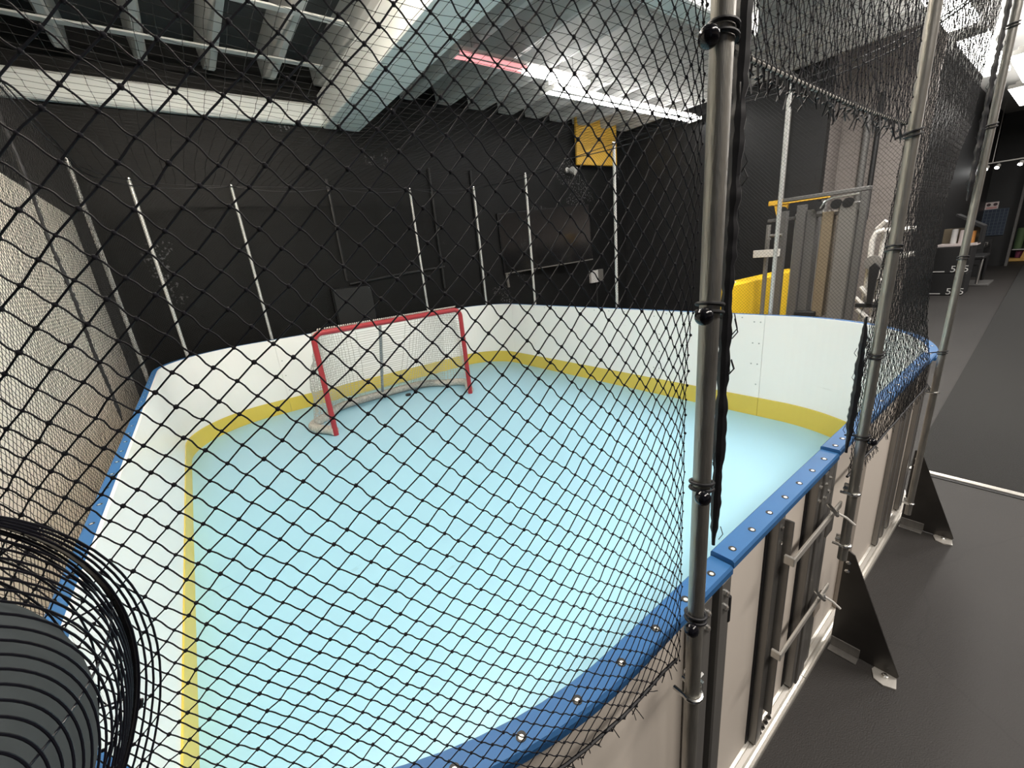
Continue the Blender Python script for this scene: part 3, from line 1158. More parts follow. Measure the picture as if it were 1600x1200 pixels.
# laced rope: pale core with black turns
pts = [(*P(sa + (sb - sa) * i / 60, OFFN + 0.012), 1.928 - 0.006 * math.sin(PI * i / 60)) for i in range(61)]
o = MB().tube(pts, 0.0034, 8).build('laced_rope', M_LACED, t, True, label='pale rope wrapped with black lacing')
o.location = -inv
m = MB()
for i in range(2, 60):
    a = Vector(pts[i])
    for dz in range(1):
        mid = a + Vector((0.0075 * dz, 0, 0))
        m.tube([mid + Vector((-0.003, math.cos(q) * 0.0040, math.sin(q) * 0.0040)) + Vector((0.006 * q / (2 * PI), 0, 0)) for q in [2 * PI * k / 8 for k in range(9)]], 0.0012, 5)
o = m.build('lacing', M_CORD, t, True)
o.location = -inv
o['kind'] = 'stuff'
m = MB()
for i in range(75):
    a = Vector(pts[0]).lerp(Vector(pts[-1]), (i + random.random() * 0.8) / 76)
    L = random.uniform(0.02, 0.05)
    m.tube([a, a + Vector((random.gauss(0, 0.004), random.gauss(0, 0.004), -L * 0.5)), a + Vector((random.gauss(0, 0.008), random.gauss(0, 0.006), -L))], [0.0022, 0.0016, 0.0010], 4)
    if random.random() < 0.6:
        m.lathe([(0.0006, -0.002), (0.0034, 0), (0.0006, 0.003)], a + Vector((0, 0, -L * 0.55)), 5)
o = m.build('frayed_ends', M_CORD, t)
o.location = -inv
o['kind'] = 'stuff'

# net between the two right-hand poles, bunched
t = empty('safety_net', (2.2, 0.33, 0.9), 0, 'black bunched net hanging between the two right-hand poles over the blue rail', 'net', 'nets round the rink')
inv = t.location.copy()
sa, sb = sN(1.575), S_NR0 - 0.0
sb = sN(2.80)


def drawn_in(U, V):
    xr = np.interp(V, [0.9, 1.06, 1.3, 1.5, 1.75, 1.92, 2.03, 2.8], [2.74, 2.70, 2.38, 2.28, 2.28, 2.42, 2.62, 2.80])
    return sa + (U - sa) * (xr - 1.575) / (2.80 - 1.575), V


nodes, _, st = diamond(sa, sb, 0.90, ZP - 0.02, DD * 0.9, DD * 1.12, psurf(OFFN, 0.0, drawn_in, 0.012), 0.0010)
net_mesh('netting', nodes - np.array(inv), None, st, M_NETF, t, rad=0.00085, sides=4, seg=2, wav=0.0012, knots=0.0019)
edge_rope('bottom_rope', sa, sb, 0.90, OFFN, 0.004, M_CORD, t, jitter=0.001).location = -inv
edge_rope('top_rope', sa, sb, ZP - 0.02, OFFN, 0.004, M_CORD, t).location = -inv
m = MB()
for k in range(60):
    s = sa + (sb - sa) * random.random()
    x, y = P(s, OFFN)
    m.tube([(x, y, 0.90), (x + random.gauss(0, 0.006), y - 0.006, 0.893), (x + random.gauss(0, 0.012), y - 0.010, 0.90 - random.uniform(0.01, 0.03))], 0.001, 4)
o = m.build('frayed_ends', M_CORD, t)
o.location = -inv
o['kind'] = 'stuff'
gathered('gathered_net', 1.542, 0.332, 1.0, 1.44, 0.010, t, inv, 0.004, 'black bundle of gathered net beside the gate pole')
gathered('gathered_net', 2.785, 0.322, 1.75, ZP - 0.05, 0.009, t, inv, 0.004, 'black bundle of gathered net beside the far pole')


def far_net(s0, s1, label, off=OFFN, z0=0.945, cl=None, su=1.0, rad=0.0008, bulge=0.0):
    t = empty('safety_net', (*P((s0 + s1) / 2, off), z0), 0, label, 'net', 'nets round the rink')
    inv = t.location.copy()
    nodes, _, st = diamond(s0, s1, z0, ZP - 0.02, DD * su, DD, psurf(off, bulge, None, 0.012), 0.0008)
    net_mesh('netting', nodes - np.array(inv), None, st, M_NETF, t, rad=rad, sides=3, seg=1)
    edge_rope('bottom_rope', s0, s1, z0, off, 0.003, M_CORD, t).location = -inv
    edge_rope('top_rope', s0, s1, ZP - 0.02, off, 0.005, M_CORD, t, sag=0.05, npost=3).location = -inv
    return t, inv


far_net(S_R0 - 1.0, S_FR0 + 0.3, 'black net above the right-hand boards, in front of the television wall')
far_net(S_FR0 + 0.3, s3, 'black net above the boards behind the goal')
t, inv = far_net(s3, S_NL0 + 0.05, 'black net above the left boards, in front of the white wall')
x, y = P(sL(3.25), OFFN + 0.01)
gathered('gathered_net', x, y, 1.0, ZP - 0.05, 0.008, t, inv, 0.003, 'dark gathered seam of the net')

# ceiling net: wide square mesh
t = empty('ceiling_net', (1.9, 3.2, ZP), 0, 'wide black square mesh net stretched flat above the rink below the joists', 'net')
inv = t.location.copy()
CB = 0.082
nx_, ny_ = int((X1 - X0 + 0.1) / CB), int((Y1 - 0.34 + 0.05) / CB)
I, J = np.meshgrid(np.arange(nx_ + 1), np.arange(ny_ + 1), indexing='ij')
U = X0 - 0.05 + I * (X1 - X0 + 0.1) / nx_
V = 0.34 + J * (Y1 - 0.34 + 0.05) / ny_
uu = (U - X0) / (X1 - X0)
vv = (V - 0.34) / (Y1 - 0.34)
Z = ZP - 0.02 - 0.10 * np.sin(np.pi * np.clip(uu, 0, 1)) * np.sin(np.pi * np.clip(vv, 0, 1)) + 0.012 * np.sin(U * 5) * np.sin(V * 4)
wob = 0.035 * np.sin(np.pi * np.clip(vv, 0, 1)) * np.sin(np.pi * np.clip(uu, 0, 1))
nodes = np.stack([U + wob * np.sin(V * 2.3), V - 0.5 * wob * (uu - 0.5) * 6 + wob * np.sin(U * 2.1), Z], -1).reshape(-1, 3) + RNG.normal(size=(U.size, 3)) * 0.002
# keep inside the rounded corners of the rink
cx = np.clip(nodes[:, 0], X0 + 0.85, X1 - 0.85)
cy = np.clip(nodes[:, 1], Y0 + 0.85, Y1 - 0.85)
ins = np.hypot(nodes[:, 0] - cx, nodes[:, 1] - cy) < 0.93
idx = I * (ny_ + 1) + J
st = np.concatenate([np.stack([idx[:-1].ravel(), idx[1:].ravel(), np.zeros(idx[1:].size, int)], 1), np.stack([idx[:, :-1].ravel(), idx[:, 1:].ravel(), np.ones(idx[:, 1:].size, int)], 1)])
st = st[ins[st[:, 0]] & ins[st[:, 1]]]
net_mesh('netting', nodes - np.array(inv), None, st, M_NETF, t, rad=0.0012, sides=4, seg=2, wav=0.002, knots=0.0022)
ss = srange(0, STOT, 0.06)[:-1]
MB().tube([(*P(s, 0.05), ZP - 0.02) for s in ss], 0.004, 6, closed=True).build('edge_rope', M_CORD, t, True).location = -inv


# ------------------------------------------------------------------ bungee ties on the poles
def bungee(x, y, z, ang, label, ball=True, r=0.0138, reach=0.03):
    t = empty('bungee_tie', (x, y, z), 0, label, 'bungee tie', 'black ties on the net poles')
    c = Vector((math.cos(ang), math.sin(ang), 0))
    q = Vector((-c.y, c.x, 0))
    R_ = r + 0.0035
    for dz in (0.0, 0.011):
        pts = [c * (R_ * math.cos(a)) + q * (R_ * math.sin(a)) + Vector((0, 0, dz + 0.004 * math.cos(a))) for a in [2 * PI * k / 20 for k in range(20)]]
        MB().tube(pts, 0.0027, 8, closed=True).build('cord_loop', M_CORD, t, True)
    MB().tube([-c * R_ + Vector((0, 0, 0.004)), -c * (R_ + reach * 0.5) + q * 0.004, -c * (R_ + reach) + Vector((0, 0, -0.004))], 0.003, 6).build('cord_tail', M_CORD, t, True)
    if ball:
        rb = 0.0125
        prof = [(rb * math.sin(a), -rb * math.cos(a)) for a in [PI * k / 12 for k in range(13)]]
        MB().lathe(prof, c * (R_ + 0.009) + Vector((0, 0, -0.002)), 18).build('ball', M_BALL, t, True)
    return t


A_CAM = math.atan2(-0.300, -0.577)
bungee(0.577, 0.30, 1.925, A_CAM - 0.55, 'black bungee with a large ball at the top of the near pole')
bungee(0.577, 0.30, 1.60, A_CAM - 0.25, 'black ball bungee on the near pole against the dark wall above the boards')
bungee(0.577, 0.30, 1.315, A_CAM + 0.1, 'black ball bungee on the near pole in front of the cyan rink floor')
bungee(0.577, 0.30, 1.045, A_CAM - 0.2, 'black ball bungee at the foot of the near net, just above the blue rail')
A1 = math.atan2(-0.30, -1.55)
bungee(1.552, 0.30, 1.90, A1 + 2.4, 'black tie at the right end of the striped rope', ball=False)
bungee(1.552, 0.30, 1.62, A1 + 0.2, 'black loop tie on the gate pole in front of the white machine', ball=False)
bungee(1.552, 0.30, 1.32, A1 + 2.6, 'black tie on the gate pole level with the board top', ball=False)
bungee(1.552, 0.30, 1.055, A1 + 1.2, 'black ball tie on the gate pole just above the blue rail')
A2 = math.atan2(-0.30, -2.8)
bungee(2.815, 0.30, 2.03, A2 + 2.6, 'black tie high on the far net pole below the aisle lamps', ball=False)
bungee(2.815, 0.30, 2.38, A2 + 2.6, 'black tie at the top of the far net pole beside the aisle lamp', ball=False)
bungee(2.815, 0.30, 1.50, A2 + 0.2, 'black tie on the far net pole in front of the plyo boxes', ball=False)
bungee(2.815, 0.30, 1.06, A2 + 1.6, 'black tie on the far net pole at the corner of the blue rail', ball=False)

# ------------------------------------------------------------------ goal
t = empty('hockey_goal', (1.785, 4.64, 0.004), 0, 'red framed hockey goal with white netting on the cyan rink floor', 'goal')
gw, gh, gr = 0.885, 1.165, 0.029
pts = [(-gw, 0, 0), (-gw, 0, 0.4)]
rc = 0.09
pts += [(-gw, 0, gh - gr - rc)] + [(-gw + rc - rc * math.cos(a), 0, gh - gr - rc + rc * math.sin(a)) for a in [PI / 2 * k / 6 for k in range(1, 7)]]
pts += [(gw - rc + rc * math.sin(a), 0, gh - gr - rc + rc * math.cos(a)) for a in [PI / 2 * k / 6 for k in range(0, 7)]] + [(gw, 0, 0.4), (gw, 0, 0)]
MB().tube(pts, gr, 16).build('red_frame', M_RED, t, True)
bd = 0.98                       # base depth


def base_pt(u):
    """half-oval base outline, u 0..1 from the left post to the right post"""
    a = PI * (1 - u)
    ex = 0.42
    cx_ = math.copysign(abs(math.cos(a)) ** ex, math.cos(a))
    sy = abs(math.sin(a)) ** 0.75
    bul = 0.17 * math.sin(min(1, min(u, 1 - u) * 5) * PI)
    return Vector((cx_ * gw + (-1 if u < 0.5 else 1) * bul, sy * bd * 0.92, 0.051))


def top_pt(u):
    a = PI * (1 - u)
    cx_ = math.copysign(abs(math.cos(a)) ** 0.3, math.cos(a))
    return Vector((cx_ * (gw - 0.03), abs(math.sin(a)) ** 0.5 * 0.42, gh - 0.055))


MB().tube([base_pt(k / 60) for k in range(61)], 0.050, 12).build('base_pad', M_LACED, t, True, label='white laced pad round the base bar')
MB().tube([top_pt(k / 40) for k in range(41)], 0.011, 8).build('top_bar', M_WHITEM, t, True)
bm_ = base_pt(0.5)
MB().tube([(0, 0.0, gh - gr), (0, 0.38, gh - 0.05), (0, 0.47, gh - 0.09), (0.0, 0.88, 0.09), (0, bm_.y, 0.05)], 0.019, 10).build('back_stay', M_GREYBAR, t, True)
# net bag: sides and back between the post line and the base, plus the roof
nu_, nv_ = 76, 34
nodes = []
for i in range(nu_ + 1):
    u = i / nu_
    bp_, tp_ = base_pt(u), top_pt(u)
    for j in range(nv_ + 1):
        v = j / nv_
        p = bp_.lerp(tp_, v)
        sag = 0.05 * math.sin(PI * v) * math.sin(PI * min(1, u * 1.0))
        p.y -= sag
        p.z = 0.05 + (p.z - 0.05)
        if u < 0.12:
            p.x += 0.03 * math.sin(v * 9)
        nodes.append(p)
roof0 = len(nodes)
nr_ = 9
for i in range(nu_ + 1):
    u = i / nu_
    tp_ = top_pt(u)
    fp = Vector((-gw + 2 * gw * u, 0, gh - 0.02))
    fp.x = max(-gw + 0.05, min(gw - 0.05, fp.x))
    for j in range(nr_ + 1):
        nodes.append(tp_.lerp(fp, j / nr_))
nodes = np.array([tuple(q) for q in nodes]) + RNG.normal(size=(len(nodes), 3)) * 0.003
st = []
for i in range(nu_ + 1):
    for j in range(nv_ + 1):
        k = i * (nv_ + 1) + j
        if j < nv_:
            st.append((k, k + 1, 0))
        if i < nu_:
            st.append((k, k + nv_ + 1, 1))
    for j in range(nr_ + 1):
        k = roof0 + i * (nr_ + 1) + j
        if j < nr_:
            st.append((k, k + 1, 0))
        if i < nu_:
            st.append((k, k + nr_ + 1, 1))
net_mesh('goal_net', nodes, None, np.array(st), M_LACE, t, rad=0.0027, sides=4, seg=2, wav=0.003)
m = MB()
for k in range(70):
    f = k / 69
    x = -gw + 0.06 + (2 * gw - 0.12) * f
    m.tube([Vector((x, math.cos(q) * 0.040, gh - gr + 0.004 + math.sin(q) * 0.040)) + Vector((0.012 * q / (2 * PI), 0, 0)) for q in [-0.5 + 2.0 * z / 7 for z in range(8)]], 0.0065, 5)
m.build('crossbar_lacing', M_LACEW, t, True)['kind'] = 'stuff'
o = MB().lathe([(0.033, 0), (0.038, 0.003), (0.038, 0.022), (0.033, 0.025)], (2.06, 5.30, 0.0045), 24).build('hockey_puck', M_RUB, None, True)
tag(o, 'small black puck lying inside the goal near its base bar', 'puck')


# ------------------------------------------------------------------ cage fan close to the camera
FC = Vector((-0.2522, 0.3546, 1.4332))
FA = Vector((0.7089, -0.6948, 0.1214)).normalized()
t = empty('pedestal_fan', (-0.27, 0.34, 0), 0, 'black wire cage fan with grey blades standing outside the net at the corner', 'fan')
inv = t.location.copy()
fu = FA.cross(Vector((0, 0, 1))).normalized()
fv = fu.cross(FA).normalized()


def fpt(r, a, tt):
    return FC - inv + FA * tt + (fu * math.cos(a) + fv * math.sin(a)) * r


def fring(m, r, tt, w, n=64):
    m.tube([fpt(r, 2 * PI * k / n, tt) for k in range(n)], w, 6, closed=True)


FR = 0.1793


def dome(r, dep):
    return dep * (1 - min(1.0, r / FR) ** 2.19)


m = MB()
for k in range(-4, 17):
    r = 0.0487 + 0.00749 * k
    fring(m, r, dome(r, 0.1154), 0.00085, 72)
for tt in (0.008, 0.016, 0.024, 0.032):
    fring(m, FR, tt, 0.0010, 72)
for k in range(9):
    a = 2 * PI * k / 9 + 0.35
    m.tube([fpt(r, a, dome(r, 0.1154) - 0.0012) for r in np.linspace(0.015, FR, 18)], 0.0009, 6)
MB().lathe([(0.002, 0.112), (0.020, 0.113), (0.019, 0.117), (0.004, 0.119)], FC - inv, 24, axis=FA).build('cage_badge', M_SATIN, t, True)
m.build('front_cage', M_FANW, t, True)
m = MB()
for k in range(13):
    r = 0.040 + 0.0112 * k
    fring(m, r, -0.006 - 0.045 * (1 - (r / FR) ** 2.5), 0.0009, 72)
for tt in (-0.006, -0.012):
    fring(m, FR, tt, 0.0010, 72)
for k in range(12):
    a = 2 * PI * k / 12
    m.tube([fpt(r, a, -0.008 - 0.045 * (1 - (r / FR) ** 2.5)) for r in np.linspace(0.03, FR, 16)], 0.0010, 6)
m.build('rear_cage', M_FANW, t, True)
n = 72
V, F = [], []
for k in range(n):
    a = 2 * PI * k / n
    for (r, tt) in ((FR + 0.0008, -0.0035), (FR + 0.0030, -0.0035), (FR + 0.0030, 0.0035), (FR + 0.0008, 0.0035)):
        V.append(tuple(fpt(r, a, tt)))
for k in range(n):
    for q in range(4):
        F.append((k * 4 + q, k * 4 + (q + 1) % 4, ((k + 1) % n) * 4 + (q + 1) % 4, ((k + 1) % n) * 4 + q))
MB().add(V, F).build('cage_band', M_SATIN, t, True)
for a in (0.4, 1.4, 2.6, 3.7, 5.0):
    m = MB()
    c = fpt(FR + 0.006, a, 0)
    m.box(-0.007, 0.005, -0.004, 0.004, -0.002, 0.002, 0.001, fr=(c, FA, FA.cross(c - (FC - inv)).normalized(), (c - (FC - inv)).normalized()))
    m.build('cage_clip', M_SATIN, t)
for bI in range(3):
    a0 = math.radians(184) + bI * 2 * PI / 3
    V, F = [], []
    nr, na = 10, 12
    for sgn in (0, 1):
        for i in range(nr + 1):
            fr_ = i / nr
            r = 0.018 + 0.116 * fr_
            half = 0.50 + 0.38 * math.sin(PI * min(1, 0.15 + fr_ * 0.70))
            for j in range(na + 1):
                w = (j / na - 0.5) * 2
                a = a0 + half * w + 0.15 * fr_
                tt = 0.022 + 0.016 * w * (1 - 0.3 * fr_) + (0.0018 if sgn else 0)
                V.append(tuple(fpt(r, a, tt)))
    M_ = (nr + 1) * (na + 1)
    for sgn in (0, 1):
        for i in range(nr):
            for j in range(na):
                o_ = sgn * M_ + i * (na + 1) + j
                F.append((o_, o_ + 1, o_ + na + 2, o_ + na + 1))
    bd_ = [j for j in range(na + 1)] + [i * (na + 1) + na for i in range(1, nr + 1)] + [nr * (na + 1) + j for j in range(na - 1, -1, -1)] + [i * (na + 1) for i in range(nr - 1, 0, -1)]
    for k in range(len(bd_)):
        p_, q_ = bd_[k], bd_[(k + 1) % len(bd_)]
        F.append((p_, q_, M_ + q_, M_ + p_))
    MB().add(V, F).build('fan_blade', M_BLADE, t, True)
MB().lathe([(0.012, 0.0), (0.026, 0.002), (0.028, 0.022), (0.025, 0.044), (0.008, 0.052)], FC - inv, 24, axis=FA).build('hub', M_SATIN, t, True)
MB().lathe([(0.025, -0.125), (0.050, -0.118), (0.054, -0.085), (0.054, -0.062), (0.04, -0.056), (0.02, -0.055)], FC - inv, 24, axis=FA).build('motor', M_SATIN, t, True)
pb_ = fpt(FR + 0.006, math.radians(270), 0.0)
MB().tube([(0, 0, 0.03), (0, 0, 0.6), (0, 0, pb_.z - 0.16), (pb_.x * 0.6, pb_.y * 0.6, pb_.z - 0.06), tuple(pb_)], 0.013, 14).build('stand_pole', M_SATIN, t, True)
MB().lathe([(0.165, 0), (0.168, 0.008), (0.15, 0.024), (0.05, 0.034), (0.03, 0.08)], (0, 0, 0), 36).build('stand_base', M_SATIN, t, True)

# ------------------------------------------------------------------ floor strip of turf
m = MB()
poly = [(3.77, -5.9), (23.2, -5.9), (23.2, 0.93), (8.3, 0.56), (3.77, 0.445)]
m.prism(poly, (0, 0, 0), (1, 0, 0), (0, 1, 0), (0, 0, 1), 0.0005, 0.012)
o = m.build('turf_strip', M_TURF)
tag(o, 'dark turf runner lying along the aisle floor on the right', 'turf')
MB().box(3.725, 3.768, -5.9, 0.44, 0.0005, 0.010, 0.002).build('edge_strip', M_ALU, o, label='pale metal edge strip')
MB().box(3.69, 3.722, -5.9, 0.40, 0.0005, 0.004, 0.001).build('edge_gap', M_RUB, o, label='black edge line')

# ------------------------------------------------------------------ things on the far black wall
t = empty('television', (5.86, YW - 0.20, 2.0), 0, 'wide black wall television on the far wall above the boards', 'television')
MB().box(-1.03, 1.03, -0.055, -0.015, -0.54, 0.55, 0.008).build('bezel', M_SATIN, t)
MB().box(-1.005, 1.005, -0.0575, -0.0551, -0.505, 0.53, 0.001).build('screen', M_SCREEN, t)
MB().box(-1.03, 1.03, -0.060, -0.0555, -0.545, -0.525, 0.002).build('bottom_trim', M_ALUD, t)
MB().box(-0.3, 0.3, -0.015, 0.01, -0.25, 0.25, 0.004).box(-0.12, 0.02, 0.01, 0.14, -0.06, 0.06, 0.004).build('wall_mount', M_RUB, t)
t.rotation_euler = (0, math.radians(-2.5), math.radians(-12))
MB().tube([(-0.97, -0.02, -0.5), (-0.98, -0.02, -0.62), (-0.965, -0.01, -0.8)], 0.03, 8).build('cable_sleeve', M_ALUD, t, True)
t = empty('electrical_box', (7.47, YW - 0.003, 1.12), 0, 'pale electrical box with two covers low on the far wall right of the television', 'electrical box')
MB().box(-0.21, 0.02, -0.07, 0.0, -0.14, 0.13, 0.006).build('cover', M_WHITE, t)
MB().box(0.025, 0.21, -0.06, 0.0, -0.14, 0.14, 0.006).build('cover', M_GREYL, t, label='grey cover')
MB().tube([(0.0, -0.03, -0.14), (0.0, -0.03, -1.1)], 0.02, 8).build('conduit', M_BLACKP, t, True)
t = empty('hanging_panel', (7.46, YW - 0.16, 3.85), math.radians(-6), 'yellow panel hung high on the far wall near the side wall', 'panel')
MB().box(-0.56, 0.56, -0.03, 0.03, -0.47, 0.50, 0.01).build('panel', M_YPAINT, t)
for sx in (-0.4, 0.4):
    MB().tube([(sx, 0, 0.50), (sx, 0, ZDECK - 3.85)], 0.008, 6).build('hanger', M_ALUD, t, True)
t = empty('wall_spotlight', (6.72, YW, 3.30), 0, 'small pale spotlight below the left corner of the yellow panel', 'spotlight')
MB().lathe([(0.05, 0), (0.05, 0.02), (0.02, 0.025), (0.02, 0.08)], (0, 0, 0), 14, axis=(0, -1, 0)).build('bracket', M_WHITEM, t, True)
MB().lathe([(0.03, 0.0), (0.06, 0.03), (0.075, 0.14), (0.06, 0.145)], (0, -0.08, 0.0), 16, axis=(0.4, -0.8, -0.4)).build('head', M_WHITEM, t, True)
t = empty('wall_cabinet', (1.95, YW, 1.22), 0, 'black steel box on the far wall behind the goal', 'cabinet')
MB().box(-0.30, 0.30, -0.10, 0, -0.30, 0.30, 0.008).build('body', M_SATIN, t)
MB().box(-0.28, 0.28, -0.112, -0.1005, -0.28, 0.28, 0.004).build('door', M_BLACKP, t)
for sx, sz in ((-0.26, 0.26), (0.26, 0.26), (-0.26, -0.26), (0.26, -0.26)):
    MB().lathe([(0.012, 0), (0.012, 0.004), (0.004, 0.006)], (sx, -0.112, sz), 8, axis=(0, -1, 0)).build('screw', M_ZINC, t)
for x, za, zb, lab in ((1.92, 1.6, 3.0, 'thin black conduit rising from the black steel box on the far wall'), (3.55, 1.3, 3.2, 'thin black conduit on the far wall right of the goal'), (4.35, 1.0, 3.2, 'thin black conduit on the far wall left of the television')):
    o = MB().tube([(x, YW - 0.025, za), (x, YW - 0.025, zb)], 0.022, 8).build('wall_conduit', M_BLACKP, None, True)
    tag(o, lab, 'conduit', 'black conduits on the far wall')
o = MB().tube([(1.95, YW - 0.025, 1.55), (2.8, YW - 0.025, 1.62), (3.6, YW - 0.025, 1.66)], 0.02, 8).build('wall_conduit', M_BLACKP, None, True)
tag(o, 'black conduit running level along the far wall above the goal', 'conduit', 'black conduits on the far wall')
for y, lab in ((4.1, 'thin grey conduit on the black side wall, nearer the far corner'), (3.25, 'thin grey conduit on the black side wall, nearer its free edge')):
    o = MB().tube([(8.57, y, 0.0), (8.57, y, 3.6)], 0.02, 8).build('wall_conduit', M_ALUD, None, True)
    tag(o, lab, 'conduit', 'grey conduits on the side wall')
for y, z0, z1, r, m_, lab in ((2.36, 1.9, 3.4, 0.05, M_GREYM, 'grey pipe on the taupe brick wall above the cable machine'), (2.22, 1.75, 3.6, 0.035, M_RUB, 'thin black pipe on the taupe brick wall beside the grey pipe')):
    o = MB().tube([(9.24, y, z0), (9.24, y, z1)], r, 10).build('wall_pipe', m_, None, True)
    tag(o, lab, 'pipe', 'pipes on the brick wall')

# ------------------------------------------------------------------ gym behind the rink
t = empty('padded_vault', (7.15, 2.93, 0), 0, 'long bright yellow padded block standing behind the right rink boards', 'padded block')
MB().box(-1.28, 1.28, -0.12, 0.12, 0.28, 1.06, 0.03).build('yellow_pad', M_YPAD, t)
MB().box(-1.24, 1.24, -0.10, 0.10, 0.0, 0.279, 0.01).build('plinth', M_GREYM, t)
MB().box(-1.20, -0.95, -0.08, 0.08, 1.061, 1.075, 0.004).build('top_highlight', M_WHITE, t, label='highlight painted as a white strip')  # white sliver paints a highlight on the pad top
m = MB().box(-1.22, -1.10, -0.124, -0.1201, 0.45, 0.62, 0.0, M_WHITE).box(-1.20, -1.12, -0.1265, -0.1242, 0.56, 0.66, 0.0, M_REDP).box(-1.13, -1.08, -0.1275, -0.1266, 0.40, 0.56, 0.0, M_REDP)
m.build('printed_mark', None, t, label='small red and white printed mark')

t = empty('cable_machine', (6.9, 2.16, 0), 0, 'tall grey cable machine with pulleys in front of the taupe brick wall', 'cable machine')


def gy(y):
    return y - 2.16


MB().box(-0.3, 0.35, -0.56, -0.48, 0, 0.08, 0.005).box(-0.3, 0.35, 0.50, 0.58, 0, 0.08, 0.005).box(-0.05, 0.05, -0.48, 0.50, 0, 0.07, 0.005).build('base_frame', M_GREYM, t)
for y, w, mm, zt_ in ((2.66, 0.016, M_GREYL, 1.80), (2.47, 0.038, M_GREYM, 1.95), (2.27, 0.05, M_GREYM, 2.0), (1.62, 0.035, M_GREYM, 2.06)):
    MB().box(-0.30, -0.22, gy(y) - w, gy(y) + w, 0.081, zt_, 0.004).build('upright', mm, t)
for y in (2.36, 2.06, 2.58, 1.99):
    MB().tube([(-0.18, gy(y), 0.08), (-0.18, gy(y), 1.90)], 0.011, 8).build('guide_rod', M_GALVF, t, True)
MB().box(-0.26, -0.10, gy(1.92), gy(2.04), 0.55, 1.88, 0.006).build('tan_column', M_TAN, t, label='tan column')
MB().box(-0.28, -0.08, gy(1.68), gy(1.87), 0.45, 1.96, 0.015).build('shroud', M_GREYL, t, label='light grey shroud')
MB().box(-0.24, -0.06, gy(2.11), gy(2.22), 0.5, 1.93, 0.006).build('shroud', M_GREYM, t)
MB().box(-0.33, -0.12, gy(1.98), gy(2.22), 0.081, 0.62, 0.01).build('weight_stack', M_RUB, t)
MB().box(-0.30, -0.20, gy(1.58), gy(2.50), 2.065, 2.11, 0.005).build('top_beam', M_GREYM, t)
MB().box(-0.22, -0.14, gy(1.60), gy(2.70), 1.83, 1.87, 0.004).build('cross_beam', M_GREYM, t)
for y in (2.50, 2.08, 1.90, 1.78):
    MB().lathe([(0.05, -0.014), (0.058, -0.014), (0.05, 0.0), (0.058, 0.014), (0.05, 0.014)], (-0.27, gy(y), 1.955), 18, axis=(1, 0, 0)).build('pulley', M_RUB, t, True)
MB().tube([(-0.32, gy(2.05), 1.93), (-0.34, gy(2.0), 2.0), (-0.34, gy(1.93), 2.03), (-0.34, gy(1.66), 2.04)], 0.014, 8).build('handle_bar', M_ZINC, t, True)
MB().box(-0.36, -0.33, gy(2.46), gy(2.80), 1.37, 1.47, 0.003).build('plate', M_WHITEM, t, label='white plate')
MB().tube([(-0.35, gy(2.60), 1.6), (-0.35, gy(2.60), 1.65), (-0.35, gy(2.45), 1.65)], 0.02, 8).build('arm', M_GREYL, t, True)

t = empty('lifting_beam', (7.75, 2.6, 0), 0, 'yellow overhead beam rising just behind the cable machine', 'beam')
MB().box(-0.05, 0.05, -0.28, 0.52, 2.10, 2.17, 0.004).build('beam', M_YPAINT, t)
MB().box(-0.03, 0.03, -0.26, -0.20, 0, 2.0995, 0.004).build('post', M_GREYM, t)
MB().prism([(0.24, 2.0995), (0.44, 2.0995), (0.40, 1.95), (0.30, 1.88)], (0, 0, 0), (0, 1, 0), (0, 0, 1), (1, 0, 0), -0.03, 0.03).build('gusset', M_YPAINT, t)

t = empty('press_machine', (8.0, 1.7, 0), 0, 'white tube framed press machine right of the grey cable machine', 'exercise machine')
wm = M_WHITEM


def wt(pts, r=0.036, name='frame_tube', m_=None):
    return MB().tube([(0.0 + dx, y - 1.7, z) for dx, y, z in pts], r, 8).build(name, m_ or wm, t, True)


wt([(0, 1.80, 0.05), (0, 1.79, 0.9), (0, 1.80, 1.45), (0, 1.77, 1.55), (0, 1.68, 1.58)])
wt([(0.12, 1.70, 0.05), (0.12, 1.70, 1.56)])
wt([(0.0, 1.66, 1.57), (0.0, 1.55, 1.56), (0.0, 1.35, 1.56)])
wt([(0.05, 1.78, 1.60), (0.02, 1.72, 1.66), (0.0, 1.68, 1.70)], 0.028)
wt([(0.2, 1.64, 0.05), (0.2, 1.63, 1.10), (0.2, 1.58, 1.20), (0.2, 1.35, 1.22)], 0.04)
wt([(-0.1, 1.84, 0.80), (-0.1, 1.66, 0.58)], 0.03)
wt([(-0.1, 1.88, 0.64), (-0.1, 1.74, 0.50)], 0.03)
wt([(-0.1, 1.84, 0.47), (-0.1, 1.66, 0.30)], 0.035)
MB().box(-0.14, 0.0, -0.16, 0.16, 0.50, 0.56, 0.006).build('step', M_RUB, t)
MB().box(-0.2, 0.3, -0.20, 0.20, 0.0, 0.05, 0.006).build('base', wm, t)
MB().box(0.0, 0.12, -0.14, -0.02, 0.58, 0.90, 0.02).build('seat_pad', wm, t)
MB().prism([(0.02, 0.56), (0.05, 1.08), (0.0, 1.14), (-0.06, 1.08), (-0.04, 0.56)], (-0.15, 0, 0), (0, 1, 0), (0, 0, 1), (1, 0, 0), -0.03, 0.03).build('back_pad', M_RUB, t)
MB().lathe([(0.04, -0.03), (0.10, -0.025), (0.10, 0.025), (0.04, 0.03)], (-0.1, 0.03, 1.14), 18, axis=(1, 0, 0)).build('weight_plate', M_GREYL, t, True)

